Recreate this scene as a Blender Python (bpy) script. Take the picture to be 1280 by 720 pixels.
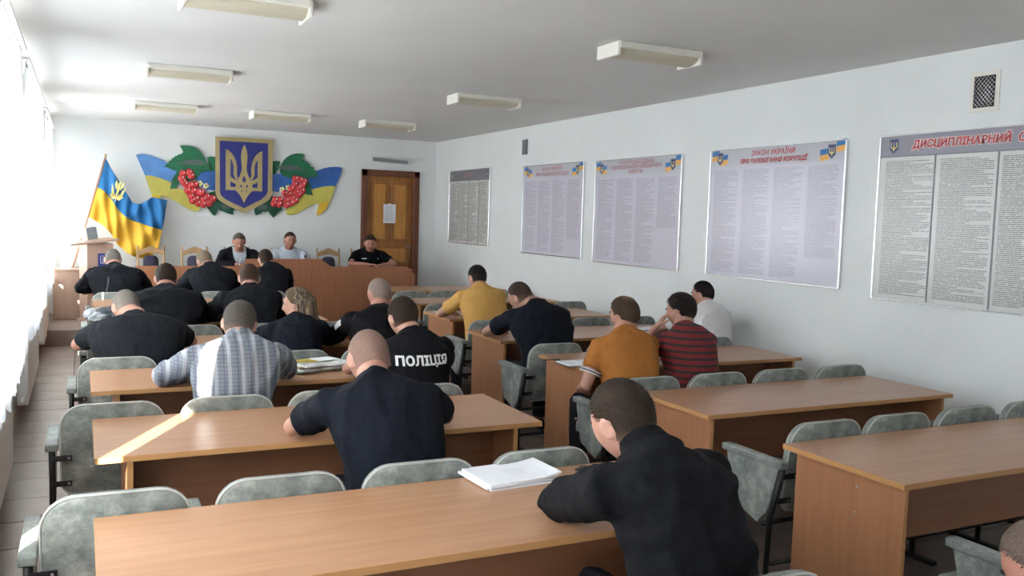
import bpy, bmesh, math, random
import numpy as np
from mathutils import Vector, Matrix, Euler
from mathutils.bvhtree import BVHTree
for o in list(bpy.data.objects): bpy.data.objects.remove(o)
scn = bpy.context.scene
COL = scn.collection
PI = math.pi
random.seed(7)

# ------------------------------------------------------------------ camera
cam_d = bpy.data.cameras.new('camera'); cam = bpy.data.objects.new('camera', cam_d); COL.objects.link(cam)
cam_d.sensor_width = 36.0; cam_d.lens = 36.0*1101.92/1280.0; cam_d.clip_start = 0.05; cam_d.clip_end = 200
cam.matrix_world = Matrix(((0.89873, 0.00749, -0.43843, 0.0), (-0.43744, 0.08471, -0.89525, 0.0),
                           (0.03043, 0.99638, 0.07941, 1.75), (0, 0, 0, 1)))
scn.camera = cam

# ------------------------------------------------------------------ world, sun, daylight, exposure
w = bpy.data.worlds.new('sky'); scn.world = w; w.use_nodes = True
bg = w.node_tree.nodes['Background']; bg.inputs[0].default_value = (0.80, 0.90, 1.0, 1); bg.inputs[1].default_value = 2.0
sun_d = bpy.data.lights.new('sun', 'SUN'); sun = bpy.data.objects.new('sun', sun_d); COL.objects.link(sun)
sun_d.energy = 34.0; sun_d.angle = math.radians(0.6); sun_d.color = (1.0, 0.93, 0.82)
sun.rotation_euler = Vector((0.454*0.90, 0.891*0.90, -0.438)).to_track_quat('-Z', 'Y').to_euler()
def area(name, loc, size, rot, energy, color):
    d = bpy.data.lights.new(name, 'AREA'); d.shape = 'RECTANGLE'; d.size, d.size_y = size
    d.energy = energy; d.color = color
    o = bpy.data.objects.new(name, d); o.location = loc; o.rotation_euler = rot; COL.objects.link(o); return o
WINS = [(-3.0, -0.3), (0.6, 3.4), (4.2, 6.6), (7.5, 10.3), (11.1, 13.5)]
for i, (a, b) in enumerate(WINS):   # skylight falling in through each window opening
    area('window_daylight', (-1.0, (a+b)/2, 1.8), (1.9, b-a), (0, -PI/2, 0), 52*(b-a), (0.90, 0.95, 1.0))
vs = scn.view_settings
vs.view_transform = 'Standard'; vs.look = 'None'; vs.gamma = 1.0; vs.use_curve_mapping = False; vs.exposure = 0.56

# ------------------------------------------------------------------ materials
def nt(name):
    m = bpy.data.materials.new(name); m.use_nodes = True
    n = m.node_tree; b = n.nodes['Principled BSDF']; return m, n, b
def col4(c): return (c[0], c[1], c[2], 1)
def noise(n, scale, detail=4, vec=None, stretch=None, rough=0.6):
    t = n.nodes.new('ShaderNodeTexNoise'); t.inputs['Scale'].default_value = scale; t.inputs['Detail'].default_value = detail
    t.inputs['Roughness'].default_value = rough
    tc = n.nodes.new('ShaderNodeTexCoord'); src = tc.outputs['Object']
    if stretch:
        mp = n.nodes.new('ShaderNodeMapping'); mp.inputs['Scale'].default_value = stretch
        n.links.new(src, mp.inputs[0]); src = mp.outputs[0]
    n.links.new(src, t.inputs['Vector']); return t
def ramp(n, fac, stops):
    r = n.nodes.new('ShaderNodeValToRGB'); e = r.color_ramp.elements
    while len(e) < len(stops): e.new(0.5)
    for el, (p, c) in zip(e, stops): el.position = p; el.color = col4(c)
    n.links.new(fac, r.inputs[0]); return r
def bump(n, b, h, strength, dist=0.01):
    bp = n.nodes.new('ShaderNodeBump'); bp.inputs['Strength'].default_value = strength; bp.inputs['Distance'].default_value = dist
    n.links.new(h, bp.inputs['Height']); n.links.new(bp.outputs[0], b.inputs['Normal'])
def simple(name, c, rough=0.6, metal=0.0, var=0.0, vscale=8, bmp=0.0, bscale=60, spec=0.5):
    m, n, b = nt(name)
    b.inputs['Roughness'].default_value = rough; b.inputs['Metallic'].default_value = metal
    b.inputs['Specular IOR Level'].default_value = spec
    if var > 0:
        t = noise(n, vscale)
        lo = [x*(1-var) for x in c]; hi = [min(1, x*(1+var)) for x in c]
        r = ramp(n, t.outputs['Fac'], [(0.3, lo), (0.7, hi)]); n.links.new(r.outputs[0], b.inputs['Base Color'])
    else: b.inputs['Base Color'].default_value = col4(c)
    if bmp > 0:
        t2 = noise(n, bscale); bump(n, b, t2.outputs['Fac'], bmp)
    return m
def woodmat(name, c1, c2, stretch, rough=0.35, scale=6.0):
    m, n, b = nt(name); b.inputs['Roughness'].default_value = rough
    t = noise(n, scale, 6, stretch=stretch)
    r = ramp(n, t.outputs['Fac'], [(0.3, c1), (0.7, c2)]); n.links.new(r.outputs[0], b.inputs['Base Color'])
    bump(n, b, t.outputs['Fac'], 0.02); return m
M = {}
M['wall'] = simple('wall_paint', (0.80, 0.82, 0.81), 0.85, var=0.03, vscale=1.3, bmp=0.12, bscale=45, spec=0.2)
M['ceiling'] = simple('ceiling_paint', (0.74, 0.74, 0.72), 0.8, var=0.04, vscale=0.8, bmp=0.08, bscale=20, spec=0.2)
M['tile'] = simple('floor_tile_brown', (0.25, 0.195, 0.165), 0.42, var=0.22, vscale=3.0, bmp=0.15, bscale=30)
M['grout'] = simple('floor_grout', (0.06, 0.05, 0.045), 0.9)
M['base'] = simple('baseboard_paint', (0.42, 0.36, 0.32), 0.6)
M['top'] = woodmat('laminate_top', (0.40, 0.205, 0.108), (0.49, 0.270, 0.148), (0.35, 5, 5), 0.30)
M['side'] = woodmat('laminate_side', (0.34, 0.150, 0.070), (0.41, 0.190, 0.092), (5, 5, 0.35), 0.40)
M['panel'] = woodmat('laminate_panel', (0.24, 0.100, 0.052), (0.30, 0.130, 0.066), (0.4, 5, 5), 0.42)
M['edge'] = simple('edge_band', (0.50, 0.255, 0.10), 0.4)
M['front'] = woodmat('presidium_veneer', (0.36, 0.145, 0.070), (0.43, 0.185, 0.092), (4, 4, 0.3), 0.42)
M['metal'] = simple('black_metal', (0.015, 0.015, 0.017), 0.45, 0.4)
M['bolt'] = simple('steel_bolt', (0.35, 0.34, 0.33), 0.35, 0.9)
M['alu'] = simple('aluminium', (0.75, 0.76, 0.77), 0.25, 0.9)
m, n, b = nt('grey_leatherette'); b.inputs['Roughness'].default_value = 0.55
t = noise(n, 9, 8, rough=0.75); t2 = noise(n, 55, 6, rough=0.7)
r = ramp(n, t.outputs['Fac'], [(0.34, (0.13, 0.145, 0.135)), (0.5, (0.235, 0.255, 0.235)), (0.66, (0.42, 0.435, 0.39))])
n.links.new(r.outputs[0], b.inputs['Base Color']); bump(n, b, t2.outputs['Fac'], 0.9, 0.008); M['seat'] = m
M['piping'] = simple('seat_piping', (0.45, 0.46, 0.43), 0.6, var=0.2)
M['white'] = simple('white_plastic', (0.82, 0.80, 0.72), 0.5)
M['diff'] = simple('yellowed_diffuser', (0.62, 0.58, 0.45), 0.4, var=0.05, vscale=4)
M['frame'] = simple('window_paint', (0.85, 0.85, 0.84), 0.5)
M['radiator'] = simple('radiator_enamel', (0.80, 0.80, 0.78), 0.5)
m, n, b = nt('window_glass'); out = n.nodes['Material Output']
tr = n.nodes.new('ShaderNodeBsdfTransparent'); gl = n.nodes.new('ShaderNodeBsdfGlossy'); gl.inputs['Roughness'].default_value = 0.03
mx = n.nodes.new('ShaderNodeMixShader'); mx.inputs[0].default_value = 0.07
n.links.new(tr.outputs[0], mx.inputs[1]); n.links.new(gl.outputs[0], mx.inputs[2]); n.links.new(mx.outputs[0], out.inputs[0]); M['glass'] = m
m, n, b = nt('sheer_curtain'); out = n.nodes['Material Output']
tl = n.nodes.new('ShaderNodeBsdfTranslucent'); tl.inputs[0].default_value = (0.62, 0.64, 0.66, 1)
df = n.nodes.new('ShaderNodeBsdfDiffuse'); df.inputs[0].default_value = (0.88, 0.89, 0.90, 1)
mx = n.nodes.new('ShaderNodeMixShader'); mx.inputs[0].default_value = 0.42
n.links.new(tl.outputs[0], mx.inputs[1]); n.links.new(df.outputs[0], mx.inputs[2]); n.links.new(mx.outputs[0], out.inputs[0]); M['curtain'] = m
M['door'] = woodmat('varnished_door', (0.24, 0.085, 0.02), (0.42, 0.17, 0.035), (3, 3, 0.4), 0.35)
M['door_panel'] = woodmat('pine_panel', (0.42, 0.17, 0.03), (0.60, 0.28, 0.055), (3, 3, 0.4), 0.35)
M['door_frame'] = woodmat('dark_casing', (0.12, 0.035, 0.015), (0.18, 0.055, 0.025), (3, 3, 0.4), 0.4)
M['blue'] = simple('banner_blue', (0.035, 0.13, 0.42), 0.5, var=0.25, vscale=3)
M['blueL'] = simple('banner_light_blue', (0.10, 0.26, 0.58), 0.5, var=0.35, vscale=3)
M['yel'] = simple('banner_yellow', (0.62, 0.56, 0.11), 0.5, var=0.12, vscale=4)
M['deepyel'] = simple('banner_deep_yellow', (0.80, 0.50, 0.03), 0.5)
M['green'] = simple('leaf_green', (0.010, 0.15, 0.065), 0.5, var=0.25, vscale=9)
M['green2'] = simple('leaf_dark_green', (0.006, 0.085, 0.045), 0.5, var=0.2, vscale=9)
M['gleaf'] = simple('leaf_grey_centre', (0.10, 0.14, 0.12), 0.6)
M['berry'] = simple('berry_red', (0.62, 0.045, 0.05), 0.3, var=0.3, vscale=20)
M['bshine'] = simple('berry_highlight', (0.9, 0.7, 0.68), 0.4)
M['cream'] = simple('flower_cream', (0.85, 0.80, 0.40), 0.5)
M['gold'] = simple('emblem_gold', (0.50, 0.40, 0.19), 0.38, 0.25, var=0.08, vscale=5)
M['navy'] = simple('shield_blue', (0.025, 0.035, 0.22), 0.45)
M['clothblue'] = simple('flag_blue_cloth', (0.02, 0.17, 0.42), 0.75, bmp=0.1, bscale=200)
M['clothyel'] = simple('flag_yellow_cloth', (0.80, 0.48, 0.05), 0.75, bmp=0.1, bscale=200)
M['polew'] = simple('pole_wood', (0.55, 0.30, 0.20), 0.4)
M['paper'] = simple('paper', (0.84, 0.85, 0.88), 0.7)
M['ink'] = simple('ink', (0.03, 0.03, 0.05), 0.6)
M['blueink'] = simple('blue_cover', (0.06, 0.12, 0.30), 0.4)
M['black'] = simple('black_plastic', (0.012, 0.012, 0.014), 0.35)
M['greyplastic'] = simple('grey_plastic', (0.20, 0.22, 0.24), 0.5)
M['chairwood'] = simple('pale_chair_wood', (0.50, 0.32, 0.16), 0.4, var=0.15, vscale=12)
M['plum'] = simple('dark_plum_upholstery', (0.035, 0.032, 0.065), 0.7, var=0.3)
M['darkgrey'] = simple('dark_grey_header', (0.20, 0.20, 0.22), 0.4)
M['red'] = simple('red_lettering', (0.50, 0.03, 0.03), 0.5)
M['pink'] = simple('pale_outline', (0.80, 0.66, 0.64), 0.5)
M['lav'] = simple('grey_header', (0.52, 0.52, 0.56), 0.35)
M['bluep'] = simple('print_blue', (0.03, 0.20, 0.50), 0.4)
M['yelp'] = simple('print_orange', (0.85, 0.45, 0.10), 0.4)
M['mesh_dark'] = simple('vent_dark', (0.02, 0.02, 0.02), 0.9)


def textsheet(name, base, ink, ncol, x0, x1, z0, z1, gut=0.13, line=0.0125, warm=None, strength=0.55, cut=None):
    """printed columns of small unreadable text: rows with ragged line ends, local X / Z of the board"""
    m, n, b = nt(name); b.inputs['Roughness'].default_value = 0.22
    tc = n.nodes.new('ShaderNodeTexCoord'); sp = n.nodes.new('ShaderNodeSeparateXYZ'); n.links.new(tc.outputs['Object'], sp.inputs[0])
    def math_(op, a, b_=None, c=None):
        q = n.nodes.new('ShaderNodeMath'); q.operation = op
        for i, v in enumerate((a, b_, c)):
            if v is None: continue
            if isinstance(v, (int, float)): q.inputs[i].default_value = v
            else: n.links.new(v, q.inputs[i])
        return q.outputs[0]
    u = math_('DIVIDE', math_('SUBTRACT', sp.outputs[0], x0), (x1-x0)/ncol)
    uf = math_('FRACT', u); ui = math_('FLOOR', u)
    v = math_('DIVIDE', sp.outputs[2], line); vf = math_('FRACT', v); vi = math_('FLOOR', v)
    cb = n.nodes.new('ShaderNodeCombineXYZ'); n.links.new(ui, cb.inputs[0]); n.links.new(vi, cb.inputs[1])
    wn = n.nodes.new('ShaderNodeTexWhiteNoise'); n.links.new(cb.outputs[0], wn.inputs[0])
    # ragged right end: most lines full, some short
    rag = math_('SUBTRACT', 1-gut/2, math_('MULTIPLY', math_('POWER', wn.outputs[0], 5.0), 0.55))
    a = math_('GREATER_THAN', uf, gut/2); c = math_('LESS_THAN', uf, rag)
    rowm = math_('MULTIPLY', math_('GREATER_THAN', vf, 0.28), math_('LESS_THAN', vf, 0.80))
    nz = n.nodes.new('ShaderNodeTexNoise'); nz.inputs['Scale'].default_value = 1.0
    cb2 = n.nodes.new('ShaderNodeCombineXYZ'); n.links.new(math_('MULTIPLY', sp.outputs[0], 160.0), cb2.inputs[0]); n.links.new(math_('MULTIPLY', vi, 7.31), cb2.inputs[1])
    n.links.new(cb2.outputs[0], nz.inputs['Vector'])
    word = math_('GREATER_THAN', nz.outputs['Fac'], 0.42)
    msk = math_('MULTIPLY', math_('MULTIPLY', a, c), math_('MULTIPLY', rowm, word))
    msk = math_('MULTIPLY', msk, math_('MULTIPLY', math_('GREATER_THAN', sp.outputs[2], z0), math_('LESS_THAN', sp.outputs[2], z1)))
    msk = math_('MULTIPLY', msk, math_('MULTIPLY', math_('GREATER_THAN', sp.outputs[0], x0), math_('LESS_THAN', sp.outputs[0], x1)))
    if cut is not None:   # last column ends higher
        low = math_('MULTIPLY', math_('GREATER_THAN', u, ncol-1), math_('LESS_THAN', sp.outputs[2], cut))
        msk = math_('MULTIPLY', msk, math_('SUBTRACT', 1.0, low))
    msk = math_('MULTIPLY', msk, strength)
    mxc = n.nodes.new('ShaderNodeMix'); mxc.data_type = 'RGBA'
    n.links.new(msk, mxc.inputs[0]); mxc.inputs[6].default_value = col4(base); mxc.inputs[7].default_value = col4(ink)
    n.links.new(mxc.outputs[2], b.inputs['Base Color']); return m

# ------------------------------------------------------------------ mesh helpers
def finish(bm, name, mat, parent=None, smooth=False, loc=None):
    bmesh.ops.recalc_face_normals(bm, faces=bm.faces)
    me = bpy.data.meshes.new(name); bm.to_mesh(me); bm.free()
    if mat is not None: me.materials.append(mat)
    if smooth:
        for p in me.polygons: p.use_smooth = True
    o = bpy.data.objects.new(name, me); COL.objects.link(o)
    if parent is not None: o.parent = parent
    if loc is not None: o.location = loc
    return o
def empty(name, loc=(0, 0, 0), rz=0.0, label=None, cat=None, group=None, parent=None):
    o = bpy.data.objects.new(name, None); COL.objects.link(o); o.location = loc; o.rotation_euler = (0, 0, rz)
    o.empty_display_size = 0.1
    if parent is not None: o.parent = parent
    return tag(o, label, cat, group)
def tag(o, label=None, cat=None, group=None, kind=None):
    if label: o['label'] = label
    if cat: o['category'] = cat
    if group: o['group'] = group
    if kind: o['kind'] = kind
    return o
def box(bm, x0, x1, y0, y1, z0, z1, mtx=None):
    vs_ = [bm.verts.new((x, y, z)) for x in (x0, x1) for y in (y0, y1) for z in (z0, z1)]
    if mtx is not None:
        for v in vs_: v.co = mtx @ v.co
    for f in ((0, 1, 3, 2), (4, 6, 7, 5), (0, 4, 5, 1), (2, 3, 7, 6), (0, 2, 6, 4), (1, 5, 7, 3)):
        bm.faces.new([vs_[i] for i in f])
    return vs_
def bevel(bm, w_, seg=2):
    bmesh.ops.bevel(bm, geom=bm.edges[:], offset=w_, segments=seg, affect='EDGES', profile=0.7)
def boxobj(name, x0, x1, y0, y1, z0, z1, mat, parent=None, bv=0.0):
    bm = bmesh.new(); box(bm, x0, x1, y0, y1, z0, z1)
    if bv: bevel(bm, bv)
    return finish(bm, name, mat, parent, smooth=False)
def loft(bm, rings):
    R = [[bm.verts.new(p) for p in r_] for r_ in rings]; k = len(R[0])
    for a, b_ in zip(R, R[1:]):
        for i in range(k): bm.faces.new((a[i], a[(i+1) % k], b_[(i+1) % k], b_[i]))
    for r_, rev in ((R[0], True), (R[-1], False)):
        c = bm.verts.new(sum((v.co for v in r_), Vector())/k)
        for i in range(k):
            q = (r_[i], r_[(i+1) % k], c)
            bm.faces.new(q[::-1] if not rev else q[::1])
def tube(bm, pts, rad, k=10, flat=1.0, up=None):
    pts = [Vector(p) for p in pts]
    if not isinstance(rad, (list, tuple)): rad = [rad]*len(pts)
    up = Vector(up) if up else None; rings = []; prev = None
    for i, p in enumerate(pts):
        d = (pts[min(i+1, len(pts)-1)]-pts[max(i-1, 0)]).normalized()
        if prev is None:
            ref = up or (Vector((0, 0, 1)) if abs(d.z) < 0.9 else Vector((0, 1, 0)))
            a = d.cross(ref).normalized()
        else: a = (prev-d*prev.dot(d)).normalized()
        prev = a; b_ = d.cross(a)
        rings.append([p+(a*math.cos(2*PI*j/k)+b_*math.sin(2*PI*j/k)*flat)*rad[i] for j in range(k)])
    loft(bm, rings)
def tubeobj(name, pts, rad, mat, parent=None, k=10): 
    bm = bmesh.new(); tube(bm, pts, rad, k); return finish(bm, name, mat, parent, True)
def ball(bm, c, r_, mtx=None, seg=12, rings=8):
    S_ = Matrix.Translation(Vector(c)) @ (mtx or Matrix.Identity(4)) @ Matrix.Diagonal((*(r_ if isinstance(r_, (tuple, list)) else (r_,)*3), 1))
    bmesh.ops.create_uvsphere(bm, u_segments=seg, v_segments=rings, radius=1.0, matrix=S_)
def plate(name, pts, yb, th, mat, parent=None, bv=0.0):
    """2-D outline in X/Z, extruded towards the viewer (-Y)"""
    bm = bmesh.new(); f = [bm.verts.new((x, yb-th, z)) for x, z in pts]; g = [bm.verts.new((x, yb, z)) for x, z in pts]
    bm.faces.new(f); bm.faces.new(g[::-1]); k = len(f)
    for i in range(k): bm.faces.new((f[i], g[i], g[(i+1) % k], f[(i+1) % k]))
    bm.normal_update(); bmesh.ops.triangulate(bm, faces=[q for q in bm.faces if len(q.verts) > 4], ngon_method='EAR_CLIP')
    return finish(bm, name, mat, parent)
def rrect(w_, z0, z1, rt, rb, k=6):
    P = []
    for cx, cz, r_, a0 in ((w_/2-rt, z1-rt, rt, 0), (-w_/2+rt, z1-rt, rt, 90), (-w_/2+rb, z0+rb, rb, 180), (w_/2-rb, z0+rb, rb, 270)):
        for i in range(k+1):
            a = math.radians(a0+90*i/k); P.append((cx+r_*math.cos(a), cz+r_*math.sin(a)))
    return P
def textmesh(s, size, extrude=0.0, bold=0.0, shear=0.0, space=1.0, align='CENTER'):
    c = bpy.data.curves.new('t', 'FONT'); c.body = s; c.size = size; c.extrude = extrude; c.offset = bold; c.shear = shear
    c.space_character = space; c.align_x = align; c.align_y = 'CENTER'; c.resolution_u = 3
    o = bpy.data.objects.new('t', c); COL.objects.link(o); bpy.context.view_layer.update()
    me = bpy.data.meshes.new_from_object(o.evaluated_get(bpy.context.evaluated_depsgraph_get()))
    bpy.data.objects.remove(o); bpy.data.curves.remove(c); return me
def textobj(name, s, size, loc, mat, parent=None, bold=0.0, shear=0.0, space=1.0, align='CENTER', th=0.001):
    me = textmesh(s, size, th, bold, shear, space, align); me.materials.clear(); me.materials.append(mat)
    o = bpy.data.objects.new(name, me); COL.objects.link(o); o.rotation_euler = (PI/2, 0, 0); o.location = loc
    if parent is not None: o.parent = parent
    return o
def copy_tree(o, parent=None):
    c = o.copy(); COL.objects.link(c); c.parent = parent
    for ch in list(o.children): copy_tree(ch, c)
    return c

# ------------------------------------------------------------------ the room shell
XL, XR, YB, YR, H = -0.50, 5.36, 13.97, -3.2, 2.97
def struct(name, bm, mat, smooth=False): return tag(finish(bm, name, mat, None, smooth), kind='structure')
bm = bmesh.new(); box(bm, XL-0.35, XR+0.2, YR-0.2, YB+0.2, -0.12, -0.006); floor = struct('floor', bm, M['grout'])
floor['label'] = 'brown tiled floor of the meeting hall'
T = 0.42
bm = bmesh.new(); box(bm, 0.004, T-0.004, 0.004, T-0.004, -0.01, 0.0)
tile0 = finish(bm, 'floor_tile', M['tile'], floor); tile0.location = (XL, 0.8, 0)
cnt = 0; far = bmesh.new()
for j in range(-10, 32):
    for i in range(14):
        x, y = XL+i*T, 0.8+j*T
        x1 = min(T-0.004, XR-x)
        if x1 < 0.02 or y+T > YB or (i == 0 and j == 0): continue
        if 0 <= j < 20 and x1 > 0.4:
            cnt += 1; t_ = tile0.copy(); COL.objects.link(t_); t_.parent = floor; t_.location = (x, y, random.uniform(-0.001, 0.001))
        else: box(far, x+0.004, x+x1, y+0.004, y+T-0.004, -0.01, 0.0)
tag(finish(far, 'floor_tile', M['tile'], floor), kind='stuff')
bm = bmesh.new(); box(bm, XL-0.35, XR+0.2, YR-0.2, YB+0.2, H, H+0.15); struct('ceiling', bm, M['ceiling'])
bm = bmesh.new(); box(bm, XR, XR+0.2, YR-0.2, YB+0.2, 0, H); struct('wall_right', bm, M['wall'])
bm = bmesh.new(); box(bm, XL-0.35, XR, YR-0.2, YR, 0, H); struct('wall_near', bm, M['wall'])
DX0, DX1, DZ = 4.07, 5.06, 2.46
bm = bmesh.new(); box(bm, XL-0.35, DX0, YB, YB+0.2, 0, H); box(bm, DX1, XR, YB, YB+0.2, 0, H); box(bm, DX0, DX1, YB, YB+0.2, DZ, H)
box(bm, DX0, DX1, YB+0.15, YB+0.2, 0, DZ)
struct('wall_far', bm, M['wall'])
WZ0, WZ1 = 0.86, 2.66
bm = bmesh.new(); box(bm, XL-0.32, XL, YR, YB, 0, WZ0); box(bm, XL-0.32, XL, YR, YB, WZ1, H)
ys = [YR]+[v for ab in WINS for v in ab]+[YB]
for i in range(0, len(ys), 2): box(bm, XL-0.32, XL, ys[i], ys[i+1], WZ0, WZ1)
struct('wall_left', bm, M['wall'])
bm = bmesh.new(); box(bm, XL, XL+0.02, YR, YB, 0, 0.09); bevel(bm, 0.004, 1); struct('baseboard_left', bm, M['base'])
bm = bmesh.new(); box(bm, XR-0.02, XR, YR, YB, 0, 0.09); bevel(bm, 0.004, 1); struct('baseboard_right', bm, M['base'])
for i, (a, b_) in enumerate(WINS):
    f = empty('window_%d' % (i+1), (XL-0.24, (a+b_)/2, WZ0)); f['kind'] = 'structure'
    h = (b_-a)/2; hh = WZ1-WZ0
    boxobj('window_frame', -0.04, 0.04, -h+0.002, h-0.002, 0.002, 0.06, M['frame'], f); boxobj('window_frame', -0.04, 0.04, -h+0.002, h-0.002, hh-0.06, hh-0.002, M['frame'], f)
    for y in (-h, -h/3-0.03, h/3-0.03, h-0.06): boxobj('window_frame', -0.036, 0.036, y+0.003, y+0.057, 0.061, hh-0.061, M['frame'], f)
    for y in (-h, -h/3-0.03, h/3-0.03): boxobj('transom', -0.03, 0.03, y+0.058, y+2*h/3, hh*0.68, hh*0.68+0.05, M['frame'], f)
    for k in range(3):
        y0 = -h+0.05+k*(2*h-0.05)/3
        boxobj('pane', -0.003, 0.003, y0, y0+(2*h-0.05)/3-0.03, 0.062, hh-0.062, M['glass'], f)
    bm = bmesh.new(); box(bm, 0.045, 0.28, -h-0.05, h+0.05, -0.02, 0.014); bevel(bm, 0.006, 1); finish(bm, 'window_sill', M['frame'], f)
# raised dais under the presidium
bm = bmesh.new(); box(bm, XL, XR, 12.12, YB, 0.0, 0.2); bevel(bm, 0.006, 1)
dais = tag(finish(bm, 'trim_1', M['tile']), kind='structure'); dais['label'] = 'low wooden dais along the far wall'

# door at the far right
d = empty('door_1', (DX0, YB, 0)); d['kind'] = 'structure'
W_ = DX1-DX0
bm = bmesh.new(); box(bm, 0, 0.10, -0.035, 0.10, 0.2, DZ); box(bm, W_-0.10, W_, -0.035, 0.10, 0.2, DZ); box(bm, 0.0, W_, -0.035, 0.10, DZ-0.10, DZ)
bevel(bm, 0.006, 1); finish(bm, 'door_casing', M['door_frame'], d)
bm = bmesh.new(); box(bm, 0.10, W_-0.10, 0.03, 0.08, 0.2, DZ-0.10); finish(bm, 'door_leaf', M['door'], d)
for (x0, x1, z0, z1) in ((0.20, 0.44, 1.32, 2.25), (0.55, 0.79, 1.32, 2.25), (0.20, 0.79, 0.95, 1.20), (0.20, 0.44, 0.35, 0.83), (0.55, 0.79, 0.35, 0.83)):
    bm = bmesh.new(); box(bm, x0-0.03, x1+0.03, 0.012, 0.032, z0-0.03, z1+0.03); bevel(bm, 0.006, 1); fr = finish(bm, 'panel_moulding', M['door'], d)
    bm = bmesh.new(); box(bm, x0+0.02, x1-0.02, -0.002, 0.022, z0+0.02, z1-0.02); bevel(bm, 0.009, 2); finish(bm, 'door_panel', M['door_panel'], d)
bm = bmesh.new(); tube(bm, [(0.86, 0.03, 1.22), (0.86, -0.03, 1.22), (0.76, -0.035, 1.22)], 0.010); finish(bm, 'door_handle', M['bolt'], d, True)
nn = empty('notice_sheet', (4.555, YB-0.004, 1.60), 0, 'white paper notice taped to the wooden door', 'notice')
m_notice = textsheet('notice_print', (0.80, 0.81, 0.84), (0.3, 0.3, 0.34), 1, -0.085, 0.085, 0.03, 0.28, gut=0.1, line=0.02, strength=0.4)
boxobj('sheet', -0.105, 0.105, -0.003, 0.0, 0, 0.31, m_notice, nn)
boxobj('tape', -0.02, 0.02, -0.004, -0.003, 0.30, 0.325, M['white'], nn)
# shallow ledge light above the door
s = empty('door_light', (4.53, YB-0.02, 2.61), 0, 'slim grey strip light fixed above the wooden door', 'light')
s.rotation_euler = (0, math.radians(2), 0)
boxobj('housing', -0.31, 0.31, -0.06, 0.01, -0.03, 0.04, M['white'], s, 0.008)
boxobj('diffuser', -0.295, 0.295, -0.075, -0.055, -0.025, 0.03, M['greyplastic'], s, 0.006)
# ------------------------------------------------------------------ ceiling lights
LG = 'fluorescent fittings on the ceiling'
def ceiling_light(x0, y0, label):
    e = empty('ceiling_light', (x0+0.33, y0+0.15, H), 0, label, 'light', LG)
    bm = bmesh.new(); box(bm, -0.345, 0.345, -0.145, 0.145, -0.045, 0.0); bevel(bm, 0.006, 1); finish(bm, 'housing', M['white'], e)
    bm = bmesh.new()
    rings = []
    for x in (-0.33, 0.33):
        rings.append([(x, 0.125*math.cos(PI+PI*i/10), -0.040+0.055*math.sin(PI+PI*i/10)) for i in range(11)])
    loft(bm, [[Vector(p) for p in r_] for r_ in rings]); finish(bm, 'diffuser', M['diff'], e, False)
    for sx in (-1, 1):
        bm = bmesh.new(); box(bm, sx*0.345-0.012, sx*0.345+0.012, -0.14, 0.14, -0.098, -0.003); bevel(bm, 0.005, 1); finish(bm, 'end_cap', M['white'], e)
    return e
for x, y, l in ((0.53, 5.2, 'cream fluorescent ceiling light, largest and topmost one on the window side'),
                (0.53, 8.2, 'fluorescent ceiling light on the window side, middle one of three going back'),
                (0.58, 11.2, 'fluorescent ceiling light nearest the window and the far wall'),
                (1.92, 11.2, 'fluorescent ceiling light above and right of the big trident shield'),
                (3.34, 11.25, 'small-looking fluorescent ceiling light in line with the wooden door'),
                (3.38, 8.2, 'fluorescent ceiling light over the middle of the right block of desks'),
                (3.30, 5.15, 'cream fluorescent ceiling light nearest the camera on the poster side')):
    ceiling_light(x, y, l)

# ------------------------------------------------------------------ curtains, rails, radiators
XC = -0.35
def curtain(y0, y1, label, z0=0.74, z1=2.74, amp=0.022):
    e = bmesh.new(); n_ = max(6, int((y1-y0)/0.018)); m_ = 10; V = []
    ph = random.random()*6
    for i in range(n_+1):
        y = y0+(y1-y0)*i/n_; row = []
        for j in range(m_+1):
            t_ = j/m_; z = z1+(z0-z1)*t_
            a = amp*(0.35+0.65*t_)
            x = XC+a*math.sin(y*48+ph+0.7*math.sin(y*5))+0.4*a*math.sin(y*21+2*t_)
            if j == m_: z += 0.03*math.sin(y*31+ph)+0.02*math.sin(y*67)
            row.append(e.verts.new((x, y, z)))
        V.append(row)
    for i in range(n_):
        for j in range(m_): e.faces.new((V[i][j], V[i+1][j], V[i+1][j+1], V[i][j+1]))
    return tag(finish(e, 'curtain', M['curtain'], None, True), label, 'curtain', 'sheer curtains along the windows')
curtain(-3.1, 0.18, 'white sheer curtain on the window behind the camera')
curtain(0.3, 2.84, 'white sheer curtain beside the camera, before the narrow gap')
curtain(3.00, 3.75, 'short white sheer curtain just past the first gap, left edge of the view')
curtain(4.0, 4.74, 'white sheer curtain beside the second left desk row')
curtain(4.80, 6.75, 'white sheer curtain filling the far left edge of the picture')
curtain(7.35, 9.30, 'white sheer curtain at the third window, nearer half')
curtain(9.36, 10.5, 'white sheer curtain at the third window, farther half')
curtain(10.95, 11.36, 'white sheer curtain at the last window, nearer half')
curtain(11.95, 13.6, 'white sheer curtain closest to the flag and far wall')
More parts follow.
